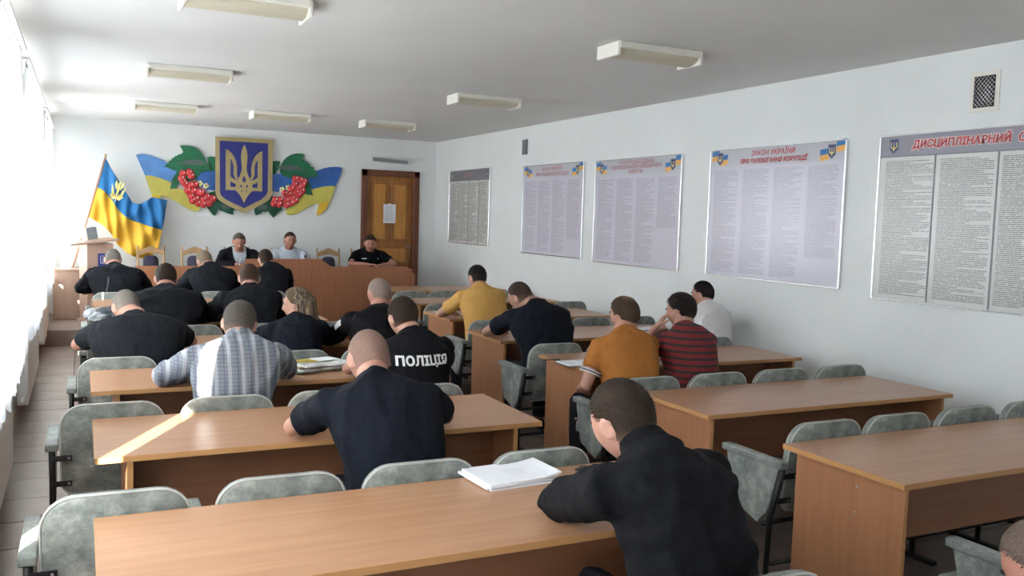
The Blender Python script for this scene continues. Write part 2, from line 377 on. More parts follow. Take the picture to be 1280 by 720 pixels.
for (a, b_), l in zip(((-3.2, -0.1), (0.2, 3.85), (3.95, 6.85), (7.3, 10.6), (10.9, 13.7)), ('behind the camera', 'above the camera\'s left', 'at the upper left corner of the view', 'at the third window', 'at the window nearest the flag')):
    r_ = empty('curtain_rail', (XC, a, 2.78), 0, 'pale curtain rail with small hooks ' + l, 'curtain rail', 'curtain rails')
    boxobj('rail', -0.03, 0.03, 0, b_-a, -0.012, 0.012, M['frame'], r_, 0.004)
    for y in (0.15, b_-a-0.15): tubeobj('bracket', [(0, y, 0), (-0.15, y, 0.02)], 0.009, M['frame'], r_, 6)
    bm = bmesh.new()
    for k in range(int((b_-a)/0.12)): box(bm, -0.004, 0.004, 0.06+k*0.12, 0.07+k*0.12, -0.055, -0.010)
    tag(finish(bm, 'hook', M['bolt'], r_), kind='stuff')
for a, b_, l in ((4.5, 6.3, 'beside the second and third desk rows'), (7.9, 9.9, 'under the third window'), (11.3, 13.0, 'under the window nearest the dais')):
    r_ = empty('radiator', (XL+0.07, a, 0.14), 0, 'white sectioned radiator ' + l, 'radiator', 'radiators under the windows')
    k = int((b_-a)/0.1); bm = bmesh.new(); box(bm, -0.04, 0.04, 0.01, 0.085, 0, 0.52); bevel(bm, 0.015, 2)
    s0 = finish(bm, 'section', M['radiator'], r_)
    for i in range(1, k):
        c = s0.copy(); COL.objects.link(c); c.parent = r_; c.location = (0, i*0.1, 0)
    tubeobj('pipe', [(0, -0.15, 0.06), (0, k*0.1+0.1, 0.06)], 0.015, M['radiator'], r_, 8)
# slim heating riser in the near window pier
# ------------------------------------------------------------------ the trident shape
def trident(parent, cx, cz, s, yb, th, mat, hole):
    """cx,cz centre; s = metres per unit of a 300-unit-wide trident"""
    def P(pts, mir=1): 
        q = [(cx+mir*x*s, cz-z*s) for x, z in pts]
        return q if mir == 1 else q[::-1]
    Y0 = 330
    half = {
        'bar': [(146, 165), (146, 497), (60, 497), (60, 470), (108, 470), (108, 238), (112, 200)],
        'blade': [(146, 165), (125, 174), (102, 194), (80, 224), (64, 262), (57, 305), (57, 378), (46, 398), (58, 408), (72, 397), (84, 372), (84, 300), (92, 268), (109, 236)],
        'loop': [(108, 385), (84, 404), (60, 410), (44, 412), (50, 446), (64, 445), (90, 436), (108, 422)],
    }
    for k_, p in half.items():
        for mir in (1, -1):
            plate('trident_bar', P([(x, z-Y0) for x, z in p], mir), yb, th, mat, parent)
    cen = [(0, 122), (10, 138), (20, 170), (26, 215), (24, 255), (19, 300), (20, 330), (32, 370), (50, 408), (66, 440), (68, 497), (44, 520), (22, 552), (0, 600)]
    cen = cen+[(-x, z) for x, z in cen[-2:0:-1]]
    plate('trident_centre', P([(x, z-Y0) for x, z in cen]), yb, th+0.002, mat, parent)
    for p in ([(0, 375), (13, 402), (14, 415), (0, 432), (-14, 415), (-13, 402)], [(18, 450), (30, 452), (30, 470), (18, 470)], [(-18, 450), (-18, 470), (-30, 470), (-30, 452)],
              [(14, 498), (26, 498), (18, 514)], [(-14, 498), (-18, 514), (-26, 498)]):
        plate('trident_opening', P([(x, z-Y0) for x, z in p]), yb, th+0.0045, hole, parent)

# ------------------------------------------------------------------ wall emblem (one wooden composition)
DAT = {}
DAT['blueL'] = [(0.716, 2.489), (0.764, 2.504), (0.821, 2.508), (0.887, 2.499), (0.952, 2.48), (1.027, 2.454), (1.102, 2.427), (1.27, 2.284), (1.185, 2.119), (1.102, 2.151), (1.002, 2.182), (0.919, 2.203), (0.837, 2.201)]
DAT['yelL'] = [(0.837, 2.201), (0.919, 2.203), (1.002, 2.182), (1.102, 2.151), (1.185, 2.119), (1.177, 2.012), (1.27, 2.033), (1.389, 2.002), (1.44, 1.86), (1.604, 1.797), (1.587, 1.72), (1.526, 1.696), (1.423, 1.742), (1.27, 1.832), (1.152, 1.889), (1.051, 1.917), (1.038, 1.881), (0.935, 1.895)]
DAT['tailL'] = [(0.927, 1.92), (1.036, 1.913), (1.053, 1.873), (1.075, 1.802), (1.098, 1.719), (1.036, 1.753), (0.986, 1.794)]
DAT['leafL'] = [(1.31, 2.657), (1.386, 2.667), (1.471, 2.661), (1.54, 2.635), (1.591, 2.588), (1.643, 2.519), (1.678, 2.449), (1.748, 2.329), (1.678, 2.3), (1.609, 2.283), (1.541, 2.189), (1.489, 2.151), (1.336, 2.144), (1.268, 2.069), (1.268, 2.029), (1.231, 2.039), (1.175, 2.015), (1.184, 2.065), (1.204, 2.08), (1.197, 2.11), (1.221, 2.147), (1.217, 2.174), (1.254, 2.229), (1.268, 2.283), (1.175, 2.314), (1.134, 2.334), (1.083, 2.342), (1.12, 2.365), (1.13, 2.387), (1.16, 2.399), (1.164, 2.427), (1.201, 2.444), (1.204, 2.469), (1.238, 2.481), (1.241, 2.503), (1.281, 2.509), (1.285, 2.527), (1.322, 2.533), (1.332, 2.544), (1.361, 2.565), (1.344, 2.609)]
DAT['leafL2'] = [(1.698, 2.514), (1.75, 2.526), (1.811, 2.52), (1.824, 2.294), (1.786, 2.292), (1.75, 2.33), (1.724, 2.416)]
DAT['leafL3'] = [(1.613, 1.866), (1.7, 1.979), (1.822, 2.02), (1.893, 1.876), (1.964, 1.805), (2.036, 1.808), (2.107, 1.754), (2.075, 1.726), (2.072, 1.665), (2.0, 1.681), (1.929, 1.712), (1.894, 1.72), (1.858, 1.761), (1.841, 1.709), (1.806, 1.642), (1.771, 1.667), (1.727, 1.724), (1.665, 1.813)]
DAT['blueFL'] = [(1.542, 2.279), (1.61, 2.319), (1.697, 2.305), (1.819, 2.311), (1.824, 2.02), (1.68, 2.032), (1.542, 2.117)]
DAT['berL'] = [(1.352, 2.251), (1.445, 2.274), (1.471, 2.221), (1.335, 2.179), (1.386, 2.101), (1.462, 2.086), (1.522, 2.098), (1.42, 2.007), (1.505, 2.007), (1.574, 1.991), (1.471, 1.924), (1.54, 1.891), (1.617, 1.984), (1.644, 1.885), (1.566, 1.825), (1.696, 1.924), (1.774, 1.899), (1.722, 1.834), (1.635, 1.812), (1.489, 1.862), (1.36, 2.135)]
DAT['flcL'] = [(1.591, 2.119), (1.678, 2.086)]
DAT['blueR'] = [(3.171, 2.275), (3.247, 2.336), (3.324, 2.387), (3.459, 2.442), (3.536, 2.46), (3.615, 2.47), (3.694, 2.472), (3.739, 2.459), (3.734, 2.398), (3.715, 2.33), (3.639, 2.162), (3.56, 2.168), (3.463, 2.154), (3.346, 2.124), (3.269, 2.098)]
DAT['yelR'] = [(3.639, 2.162), (3.56, 2.168), (3.463, 2.154), (3.346, 2.124), (3.269, 2.098), (3.136, 2.016), (3.041, 1.956), (2.967, 1.82), (2.863, 1.778), (2.864, 1.722), (2.889, 1.694), (2.949, 1.686), (3.044, 1.717), (3.12, 1.767), (3.196, 1.818), (3.253, 1.848), (3.33, 1.88), (3.398, 1.873), (3.466, 1.884), (3.535, 1.877), (3.583, 1.976)]
DAT['tailR'] = [(3.387, 1.868), (3.461, 1.904), (3.533, 1.92), (3.517, 1.838), (3.472, 1.779), (3.415, 1.723), (3.347, 1.69)]
DAT['leafR'] = [(2.766, 2.368), (2.787, 2.454), (2.824, 2.531), (2.879, 2.586), (2.935, 2.621), (2.982, 2.637), (3.029, 2.646), (3.086, 2.645), (3.143, 2.634), (3.115, 2.594), (3.102, 2.556), (3.135, 2.552), (3.144, 2.529), (3.183, 2.528), (3.191, 2.502), (3.231, 2.492), (3.237, 2.459), (3.28, 2.446), (3.29, 2.414), (3.323, 2.383), (3.362, 2.312), (3.301, 2.286), (3.224, 2.296), (3.196, 2.228), (3.245, 2.154), (3.242, 2.097), (3.279, 1.999), (3.231, 2.024), (3.208, 2.004), (3.17, 2.027), (3.131, 2.016), (3.054, 2.146), (2.939, 2.254), (2.807, 2.286)]
DAT['leafR2'] = [(2.642, 2.503), (2.707, 2.514), (2.768, 2.51), (2.745, 2.396), (2.699, 2.309), (2.644, 2.297)]
DAT['leafR3'] = [(2.392, 1.773), (2.483, 1.823), (2.556, 1.881), (2.648, 1.979), (2.779, 1.851), (2.803, 1.767), (2.743, 1.718), (2.673, 1.637), (2.622, 1.695), (2.594, 1.742), (2.567, 1.722), (2.52, 1.73), (2.466, 1.687), (2.411, 1.667), (2.388, 1.717)]
DAT['blueFR'] = [(2.642, 2.306), (2.79, 2.323), (2.941, 2.255), (2.962, 2.104), (2.737, 2.038), (2.644, 2.053)]
DAT['berR'] = [(3.003, 2.253), (3.079, 2.238), (3.118, 2.167), (2.995, 2.162), (3.052, 2.117), (3.106, 2.072), (2.939, 2.099), (3.015, 2.04), (3.053, 2.003), (2.906, 2.011), (2.842, 2.02), (2.959, 1.952), (2.865, 1.911), (3.001, 1.916), (2.772, 1.917), (2.697, 1.914), (2.754, 1.851), (2.866, 1.845), (2.941, 1.876), (2.679, 1.857), (3.136, 2.216)]
DAT['flcR'] = [(2.798, 2.078), (2.891, 2.11)]
DAT['sh'] = [(1.81, 2.823), (2.226, 2.828), (2.649, 2.829), (2.646, 2.425), (2.644, 2.034), (2.631, 1.965), (2.597, 1.911), (2.52, 1.854), (2.387, 1.781), (2.283, 1.725), (2.233, 1.695), (2.18, 1.716), (2.011, 1.794), (1.891, 1.861), (1.841, 1.91), (1.819, 1.963), (1.811, 2.02)]
DAT['shi'] = [(1.865, 2.764), (2.221, 2.768), (2.574, 2.768), (2.574, 2.42), (2.575, 2.041), (2.552, 1.981), (2.476, 1.91), (2.363, 1.848), (2.269, 1.796), (2.227, 1.77), (2.184, 1.79), (2.062, 1.842), (1.951, 1.899), (1.886, 1.956), (1.872, 2.012)]
DAT['fl_top'] = [(0.307, 2.414), (0.389, 2.244), (0.503, 2.055), (0.593, 1.896), (0.657, 1.792), (0.749, 1.784), (0.828, 1.829), (0.907, 1.886), (1.0, 1.872), (1.109, 1.847)]
DAT['fl_mid'] = [(0.186, 2.008), (0.274, 1.962), (0.367, 1.868), (0.451, 1.718), (0.54, 1.614), (0.631, 1.554), (0.748, 1.515), (0.853, 1.48), (0.946, 1.448), (1.044, 1.422)]
DAT['fl_bot'] = [(0.095, 1.576), (0.183, 1.529), (0.296, 1.448), (0.385, 1.338), (0.456, 1.198), (0.564, 1.101), (0.668, 1.039), (0.799, 1.006), (0.905, 1.047), (0.985, 1.163)]
DAT['fl_pole'] = [(0.307, 2.419), (-0.109, 0.886)]
DAT['fl_tri'] = [(0.458, 1.946)]
em = empty('wall_emblem', (0, 0, 0), 0, 'large cut-out wall emblem: gold trident on blue shield with viburnum and blue-yellow ribbons', 'emblem')
yb = YB-0.005
def pl(name, key, y, th, mat): 
    return plate(name, DAT[key], y, th, mat, em)
pl('ribbon_blue', 'blueL', yb, 0.030, M['blueL']); pl('ribbon_yellow', 'yelL', yb, 0.034, M['yel']); pl('ribbon_fold', 'tailL', yb, 0.040, M['deepyel'])
pl('ribbon_blue', 'blueR', yb, 0.030, M['blue']); pl('ribbon_yellow', 'yelR', yb, 0.034, M['yel']); pl('ribbon_fold', 'tailR', yb, 0.040, M['deepyel'])
pl('leaf', 'leafL2', yb, 0.032, M['green']); pl('leaf', 'leafR2', yb, 0.032, M['green'])
pl('leaf', 'leafL3', yb, 0.038, M['green2']); pl('leaf', 'leafR3', yb, 0.038, M['green2'])
pl('blossom', 'blueFL', yb, 0.042, M['blue']); pl('blossom', 'blueFR', yb, 0.042, M['blue'])
pl('leaf', 'leafL', yb, 0.052, M['green']); pl('leaf', 'leafR', yb, 0.052, M['green'])
for cx, cz, sg in ((1.50, 2.42, 1), (2.92, 2.42, -1)):   # grey painted midrib of each large leaf
    P = [(cx-sg*0.26, cz-0.03), (cx-sg*0.10, cz+0.03), (cx+sg*0.06, cz+0.05), (cx+sg*0.22, cz+0.0), (cx+sg*0.10, cz-0.04), (cx-sg*0.08, cz-0.035)]
    plate('leaf_vein', P if sg == 1 else P[::-1], yb, 0.0545, M['gleaf'], em)
for cx, cz in ((1.97, 1.80), (2.50, 1.80)):
    plate('leaf_vein', [(cx-0.10, cz), (cx-0.02, cz+0.04), (cx+0.09, cz+0.01), (cx+0.05, cz-0.05), (cx-0.05, cz-0.04)], yb, 0.041, M['gleaf'], em)
b0 = None; hl = None
for key in ('berL', 'berR'):
    for (x, z) in DAT[key]:
        if b0 is None:
            bm = bmesh.new(); bmesh.ops.create_uvsphere(bm, u_segments=14, v_segments=8, radius=1, matrix=Matrix.Diagonal((0.056, 0.030, 0.056, 1)))
            b0 = finish(bm, 'berry', M['berry'], em, True); b0.location = (x, yb-0.055, z)
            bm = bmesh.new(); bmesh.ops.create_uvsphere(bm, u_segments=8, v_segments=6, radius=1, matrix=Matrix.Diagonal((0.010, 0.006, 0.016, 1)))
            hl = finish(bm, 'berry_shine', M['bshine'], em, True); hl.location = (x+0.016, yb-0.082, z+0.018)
            continue
        c = b0.copy(); COL.objects.link(c); c.parent = em; c.location = (x, yb-0.055-random.uniform(0, 0.006), z)
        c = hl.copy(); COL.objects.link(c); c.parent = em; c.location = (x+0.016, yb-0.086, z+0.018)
for key in ('flcL', 'flcR'):
    for (x, z) in DAT[key]:
        for a in range(5):
            bm = bmesh.new(); ball(bm, (x+0.026*math.cos(a*1.257), yb-0.05, z+0.026*math.sin(a*1.257)), (0.019, 0.010, 0.019), seg=8, rings=6)
            finish(bm, 'flower_petal', M['cream'], em, True)
pl('shield_border', 'sh', yb, 0.075, M['gold']); pl('shield_field', 'shi', yb, 0.080, M['navy'])
trident(em, 2.222, 2.343, 0.00184, yb-0.080, 0.004, M['gold'], M['navy'])

# ------------------------------------------------------------------ flag on a leaning pole
fl = empty('flag', (-0.11, 13.6, 0.2), 0, 'blue and yellow cloth flag with small gold trident on a pole behind the lectern', 'flag')
def relx(p): return (p[0]+0.11, p[1]-13.6, p[2]-0.2)
(px1, pz1), (px0, pz0) = DAT['fl_pole']
k = (0.2-pz0)/(pz1-pz0); bx = px0+(px1-px0)*k
tubeobj('pole', [relx((bx, 13.6, 0.2)), relx((px1, 13.6, pz1))], 0.013, M['polew'], fl, 10)
bm = bmesh.new(); ball(bm, relx((px1+0.004, 13.6, pz1+0.02)), (0.016, 0.016, 0.03)); finish(bm, 'finial', M['gold'], fl, True)
def curve_at(P, t_):
    s_ = t_*(len(P)-1); i = min(int(s_), len(P)-2); f = s_-i
    return (P[i][0]*(1-f)+P[i+1][0]*f, P[i][1]*(1-f)+P[i+1][1]*f)
def cloth(name, A, B, v0, v1, mat):
    bm = bmesh.new(); nu, nv = 48, 14; V = []
    for i in range(nu+1):
        u = i/nu; row = []
        for j in range(nv+1):
            v = j/nv; a = curve_at(A, u); b_ = curve_at(B, u); g = v0+(v1-v0)*v
            x = a[0]*(1-v)+b_[0]*v; z = a[1]*(1-v)+b_[1]*v
            am = 0.036*min(1, u*5)
            y = 13.6+am*math.sin(u*17+g*3.2)*(0.4+0.6*g)+0.03*math.sin(u*34-g*5)*min(1, u*5)
            row.append(bm.verts.new(relx((x, min(y, 13.9), z))))
        V.append(row)
    for i in range(nu):
        for j in range(nv): bm.faces.new((V[i][j], V[i+1][j], V[i+1][j+1], V[i][j+1]))
    o = finish(bm, name, mat, fl, True); md = o.modifiers.new('solid', 'SOLIDIFY'); md.thickness = 0.002; return o
cloth('blue_stripe', DAT['fl_top'], DAT['fl_mid'], 0, 1, M['clothblue'])
cloth('yellow_stripe', DAT['fl_mid'], DAT['fl_bot'], 1, 2, M['clothyel'])
M['goldbr'] = simple('gold_print', (0.80, 0.68, 0.22), 0.4)
tr = empty('flag_trident', (0, 0, 0)); bpy.data.objects.remove(tr)
tcx, tcz = DAT['fl_tri'][0]; tcx += 0.11; tcz -= 0.2; ang = math.radians(-14)
for pts in ([(0, 0.18), (0.018, 0.06), (0.0, -0.17), (-0.018, 0.06)], [(-0.10, 0.10), (-0.055, 0.02), (-0.03, -0.10), (-0.07, -0.04)], [(0.10, 0.10), (0.07, -0.04), (0.03, -0.10), (0.055, 0.02)],
            [(-0.09, -0.06), (-0.03, -0.03), (0.0, -0.10), (-0.04, -0.12)], [(0.09, -0.06), (0.04, -0.12), (0.0, -0.10), (0.03, -0.03)], [(-0.05, 0.16), (-0.02, 0.10), (-0.025, 0.02), (-0.055, 0.08)], [(0.05, 0.16), (0.055, 0.08), (0.025, 0.02), (0.02, 0.10)]):
    q = [(tcx+x*math.cos(ang)-z*math.sin(ang), tcz+x*math.sin(ang)+z*math.cos(ang)) for x, z in pts]
    plate('gold_trident_stroke', q, -0.075, 0.003, M['goldbr'], fl)

# ------------------------------------------------------------------ notice boards on the right wall
def board(label, ya, yb_, z0, z1, hh, style, heads, col, seed=0):
    W2 = ya-yb_; e = empty('notice_board', (XR, (ya+yb_)/2, z0), -PI/2, label, 'notice board', 'information boards on the right wall')
    w2 = W2/2; h = z1-z0
    grey = style == 'grey'
    base = (0.66, 0.67, 0.64) if grey else (0.62, 0.60, 0.68)
    ink = (0.10, 0.10, 0.10) if grey else (0.33, 0.31, 0.38)
    mt = textsheet('board_print', base, ink, col, -w2+0.03, w2-0.03, 0.04, h-hh-0.03, gut=0.12 if grey else 0.16, line=0.0125, strength=0.75 if grey else 0.62, cut=None if grey else (0.22 if seed != 3 else 0.42))
    boxobj('print_panel', -w2, w2, -0.020, -0.001, 0, h-hh, mt, e)
    boxobj('header', -w2, w2, -0.021, -0.001, h-hh, h, M['darkgrey'] if (grey and seed == 1) else (M['lavdark'] if grey else M['lav']), e)
    fm = M['alu']
    for nm, a in (('frame_bar', (-w2-0.008, -w2+0.006, 0, h)), ('frame_bar', (w2-0.006, w2+0.008, 0, h)), ('frame_bar', (-w2, w2, -0.006, 0.006)), ('frame_bar', (-w2, w2, h-0.004, h+0.006))):
        bm = bmesh.new(); box(bm, a[0], a[1], -0.030, -0.001, a[2], a[3]); bevel(bm, 0.003, 1); finish(bm, nm, fm, e)
    if grey:
        boxobj('divider', -w2, w2, -0.024, -0.020, h-hh-0.006, h-hh+0.004, M['dark_line'], e)
        for i in range(1, col): boxobj('divider', -w2+W2*i/col-0.005, -w2+W2*i/col+0.005, -0.025, -0.020, 0, h-hh, M['dark_line'], e)
    for (txt, size, x, z, bold, mat, shear, halo) in heads:
        al = 'LEFT' if halo else 'CENTER'
        if halo: textobj('heading_outline', txt, size, (x, -0.0215, h-z), M['pink'], e, bold+0.006, shear, 1.06, al, th=0.0004)
        textobj('heading', txt, size, (x, -0.0225, h-z), mat, e, bold, shear, 1.06, al, th=0.0004)
    # small printed flags and shields at the ends of the header
    if style != 'grey':
        for sx in (-1, 1):
            cx = sx*(w2-0.14)
            for (dx, dz) in ((-0.07, 0.02), (0.05, -0.02)) if sx < 0 else ((-0.08, -0.03), (0.09, 0.035)):
                q = [(-0.05, 0.0), (0.05, 0.012), (0.05, 0.058), (-0.05, 0.046)]
                plate('printed_flag', [(cx+dx+x, h-hh/2+dz+z) for x, z in q], -0.0205, 0.001, M['bluep'], e)
                plate('printed_flag', [(cx+dx+x, h-hh/2+dz+z-0.046) for x, z in q], -0.0205, 0.001, M['yelp'], e)
            minishield(e, cx-0.005, h-hh/2, 0.055, M['navy'])
    else:
        minishield(e, -w2+0.12, h-hh/2, 0.055, M['navy'])
        if seed == 1: minishield(e, w2-0.09, h-hh/2, 0.045, M['navy'])
    return e
def minishield(e, cx, cz, s, mat):
    plate('printed_shield', [(cx-s*0.75, cz+s), (cx+s*0.75, cz+s), (cx+s*0.75, cz-s*0.5), (cx, cz-s*1.15), (cx-s*0.75, cz-s*0.5)], -0.0215, 0.0012, M['greyplastic'], e)
    s2 = s*0.82
    plate('printed_shield', [(cx-s2*0.72, cz+s2), (cx+s2*0.72, cz+s2), (cx+s2*0.72, cz-s2*0.5), (cx, cz-s2*1.1), (cx-s2*0.72, cz-s2*0.5)], -0.0222, 0.0012, mat, e)
    g = M['goldbr']
    for x in (-0.42, 0.0, 0.42): plate('printed_trident', [(cx+s*(x-0.07), cz+s*0.55), (cx+s*(x+0.07), cz+s*0.55), (cx+s*(x+0.07), cz-s*0.25), (cx+s*(x-0.07), cz-s*0.25)], -0.0228, 0.001, g, e)
    plate('printed_trident', [(cx-s*0.5, cz-s*0.15), (cx+s*0.5, cz-s*0.15), (cx+s*0.4, cz-s*0.32), (cx+s*0.15, cz-s*0.4), (cx, cz-s*0.75), (cx-s*0.15, cz-s*0.4), (cx-s*0.4, cz-s*0.32)], -0.0228, 0.001, g, e)
M['lavdark'] = simple('grey_violet_header', (0.30, 0.29, 0.34), 0.4)
M['dark_line'] = simple('board_divider', (0.22, 0.22, 0.24), 0.4, 0.3)
M['faded'] = simple('faded_red_lettering', (0.45, 0.22, 0.24), 0.5)
board('narrow grey four-column notice board nearest the far corner', 13.30, 11.74, 1.33, 2.46, 0.16, 'grey', [('СТАТУТ', 0.075, 0.0, 0.08, 0.004, M['faded'], 0, False)], 4, 1)
board('pale lilac law poster between the grey far board and the next lilac poster', 10.65, 9.07, 1.29, 2.435, 0.17, 'lilac',
      [('ЗАКОН УКРАЇНИ', 0.062, 0.0, 0.055, 0.002, M['faded'], 0.1, False), ('ПРО НАЦІОНАЛЬНУ ПОЛІЦІЮ', 0.055, 0.0, 0.12, 0.002, M['faded'], 0.1, False)], 4, 2)
board('pale lilac law poster in the middle of five, with a three-line heading', 8.80, 7.17, 1.275, 2.425, 0.18, 'lilac',
      [('ЗА КОРУПЦІЙНІ ДІЯННЯ', 0.052, 0.0, 0.04, 0.002, M['faded'], 0.1, False), ('ВІДПОВІДАЛЬНІСТЬ ПЕРЕДБАЧЕНА', 0.050, 0.0, 0.09, 0.002, M['faded'], 0.1, False), ('КОДЕКСОМ', 0.045, 0.0, 0.14, 0.002, M['faded'], 0.1, False)], 4, 3)
board('large lilac poster headed in red italics about preventing corruption', 6.72, 5.08, 1.275, 2.43, 0.155, 'lilac',
      [('ЗАКОН УКРАЇНИ', 0.062, 0.0, 0.05, 0.001, M['red'], 0.25, False), ('ПРО ЗАПОБІГАННЯ КОРУПЦІЇ', 0.052, 0.0, 0.117, 0.002, M['red'], 0.25, False)], 4, 4)
board('wide grey board with the big red heading, cut by the right picture edge', 4.75, 2.85, 1.235, 2.43, 0.15, 'grey',
      [('ДИСЦИПЛІНАРНИЙ  СТАТУТ', 0.072, -0.67, 0.075, 0.0022, M['red'], 0.15, True)], 4, 5)

# vents on the right wall
v = empty('wall_vent', (XR, 3.945, 2.56), -PI/2, 'small metal-mesh ventilation grille high above the red-headed board', 'vent')
boxobj('frame', -0.105, 0.105, -0.010, -0.001, -0.02, 0.245, M['white'], v, 0.003)
boxobj('opening', -0.075, 0.075, -0.014, -0.009, 0.01, 0.215, M['mesh_dark'], v)
for k in range(-4, 9):
    for sg in (1, -1):
        x0, x1 = -0.075, 0.075; z0 = 0.0075+k*0.030; pts = []
        for s_ in range(21):
            x = x0+(x1-x0)*s_/20; z = z0+(sg*(x-x0) if sg > 0 else (x1-x0)+sg*(x-x0))*1.1
            if 0.01 <= z <= 0.215: pts.append((x, -0.016, z))
        if len(pts) > 2: tubeobj('wire', [pts[0], pts[-1]], 0.0022, M['alu'], v, 5)
v = empty('wall_vent', (XR, 10.67, 2.60), -PI/2, 'small dark narrow vent high above the far lilac poster', 'vent')
boxobj('frame', -0.075, 0.075, -0.012, -0.001, 0.0, 0.20, M['greyplastic'], v, 0.003)
for k in range(6): boxobj('slat', -0.06, 0.06, -0.020, -0.010, 0.02+k*0.029, 0.035+k*0.029, M['darkgrey'], v)

# ------------------------------------------------------------------ lectern, its device, cabinet
M['lectwood'] = woodmat('lectern_veneer', (0.38, 0.26, 0.20), (0.45, 0.31, 0.24), (4, 4, 0.4), 0.45)
lc = empty('lectern', (0.16, 12.72, 0.2), math.radians(14), 'tall light-wood lectern with a small blue trident plate, left of the presidium', 'lectern')
bm = bmesh.new(); box(bm, -0.15, 0.17, -0.19, 0.19, 0, 1.06); bevel(bm, 0.004, 1); finish(bm, 'body', M['lectwood'], lc)
bm = bmesh.new(); box(bm, -0.36, 0.23, -0.26, 0.26, 0, 0.025, Matrix.Translation((0, 0, 1.07)) @ Matrix.Rotation(math.radians(-7), 4, 'Y')); bevel(bm, 0.004, 1); finish(bm, 'reading_board', M['lectwood'], lc)
boxobj('base_plinth', -0.18, 0.20, -0.22, 0.22, 0, 0.06, M['lectwood'], lc, 0.004)
boxobj('blue_plate', -0.02, 0.10, -0.200, -0.188, 0.76, 0.93, M['navy'], lc, 0.003)
for x in (0.01, 0.04, 0.07): boxobj('plate_trident', x-0.004, x+0.004, -0.204, -0.199, 0.81, 0.905, M['lav'], lc)
boxobj('plate_trident', 0.008, 0.072, -0.204, -0.199, 0.80, 0.812, M['lav'], lc)
sp_ = empty('desk_speaker', (0.12, 12.72, 1.305), math.radians(20), 'small grey box-shaped device standing on the lectern', 'device')
bm = bmesh.new(); box(bm, -0.065, 0.065, -0.05, 0.05, 0, 0.155, Matrix.Rotation(math.radians(-10), 4, 'Y')); bevel(bm, 0.010, 2); finish(bm, 'casing', M['greyplastic'], sp_)
bm = bmesh.new(); box(bm, -0.10, -0.064, -0.055, 0.055, 0.0, 0.165, Matrix.Rotation(math.radians(-10), 4, 'Y')); bevel(bm, 0.006, 2); finish(bm, 'front_grille', M['alu2'] if 'alu2' in M else M['white'], sp_)
cb = empty('cabinet', (-0.16, 13.35, 0.2), 0, 'low wooden cabinet in the left corner by the windows under the flagpole', 'cabinet')
boxobj('carcass', -0.19, 0.14, -0.18, 0.2, 0, 0.66, M['lectwood'], cb, 0.004); boxobj('cabinet_top', -0.21, 0.16, -0.2, 0.21, 0.66, 0.685, M['lectwood'], cb, 0.003)
boxobj('door', -0.17, 0.12, -0.192, -0.18, 0.03, 0.64, M['lectwood'], cb, 0.003)
bm = bmesh.new(); ball(bm, (0.09, -0.20, 0.4), 0.012); finish(bm, 'knob', M['bolt'], cb, True)

# ------------------------------------------------------------------ presidium
pr = empty('presidium_desk', (2.5, 12.3, 0.2), 0, 'long reddish wooden presidium desk with a raised middle front panel', 'desk')
def pp(x, z): return (x-2.5, z-0.2)
for front in ([pp(0.62, 0.2), pp(1.97, 0.2), pp(1.97, 0.985), pp(0.62, 0.985)],
              [pp(1.971, 0.2), pp(3.079, 0.2), pp(3.079, 1.048), pp(3.02, 1.09), pp(2.01, 1.085), pp(1.971, 1.03)],
              [pp(3.08, 0.2), pp(4.42, 0.2), pp(4.42, 0.87), pp(4.30, 0.985), pp(3.17, 0.985), pp(3.08, 1.047)]):
    plate('front_panel', front, 0.02, 0.022, M['front'], pr)
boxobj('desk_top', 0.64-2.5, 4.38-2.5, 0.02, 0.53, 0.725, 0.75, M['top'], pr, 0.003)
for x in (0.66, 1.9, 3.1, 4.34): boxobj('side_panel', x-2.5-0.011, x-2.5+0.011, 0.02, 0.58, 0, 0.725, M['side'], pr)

def wooden_chair(x, y, label):
    c = empty('wooden_chair', (x, y, 0.2), PI, label, 'chair', 'pale-framed chairs behind the presidium')
    for sx in (-1, 1):
        tubeobj('back_post', [(sx*0.165, -0.20, 0.0), (sx*0.165, -0.20, 0.45), (sx*0.17, -0.27, 1.0)], [0.019, 0.019, 0.015], M['chairwood'], c, 8)
        tubeobj('front_leg', [(sx*0.17, 0.20, 0.0), (sx*0.17, 0.20, 0.44)], [0.015, 0.02], M['chairwood'], c, 8)
    pts = [(-0.165, 0.93), (-0.10, 0.965), (0, 0.985+0.02), (0.10, 0.965), (0.165, 0.93), (0.165, 0.87), (0.09, 0.895), (0, 0.91), (-0.09, 0.895), (-0.165, 0.87)]
    bm = bmesh.new(); f = [bm.verts.new((x_, -0.275, z_)) for x_, z_ in pts]; g = [bm.verts.new((x_, -0.245, z_)) for x_, z_ in pts]
    bm.faces.new(f); bm.faces.new(g[::-1])
    for i in range(10): bm.faces.new((f[i], g[i], g[(i+1) % 10], f[(i+1) % 10]))
    bmesh.ops.triangulate(bm, faces=[q for q in bm.faces if len(q.verts) > 4]); finish(bm, 'crest_rail', M['chairwood'], c)
    bm = bmesh.new(); P = rrect(0.20, 0.52, 0.87, 0.07, 0.05)
    loft(bm, [[Vector((x_*k_, y_-0.16*(z_-0.5)*0.9, z_)) for x_, z_ in P] for y_, k_ in ((-0.235, 0.9), (-0.225, 1), (-0.195, 1), (-0.18, 0.9))])
    finish(bm, 'back_pad', M['plum'], c, True)
    bm = bmesh.new(); box(bm, -0.20, 0.20, -0.20, 0.22, 0.43, 0.49); bevel(bm, 0.018, 3); finish(bm, 'seat', M['plum'], c)
wooden_chair(0.87, 13.05, 'empty pale wooden-framed chair at the left end behind the presidium')
wooden_chair(1.45, 13.05, 'empty pale wooden-framed chair just left of the man in the dark suit')
wooden_chair(2.04, 13.12, 'pale wooden-framed chair the man in the dark suit sits on')
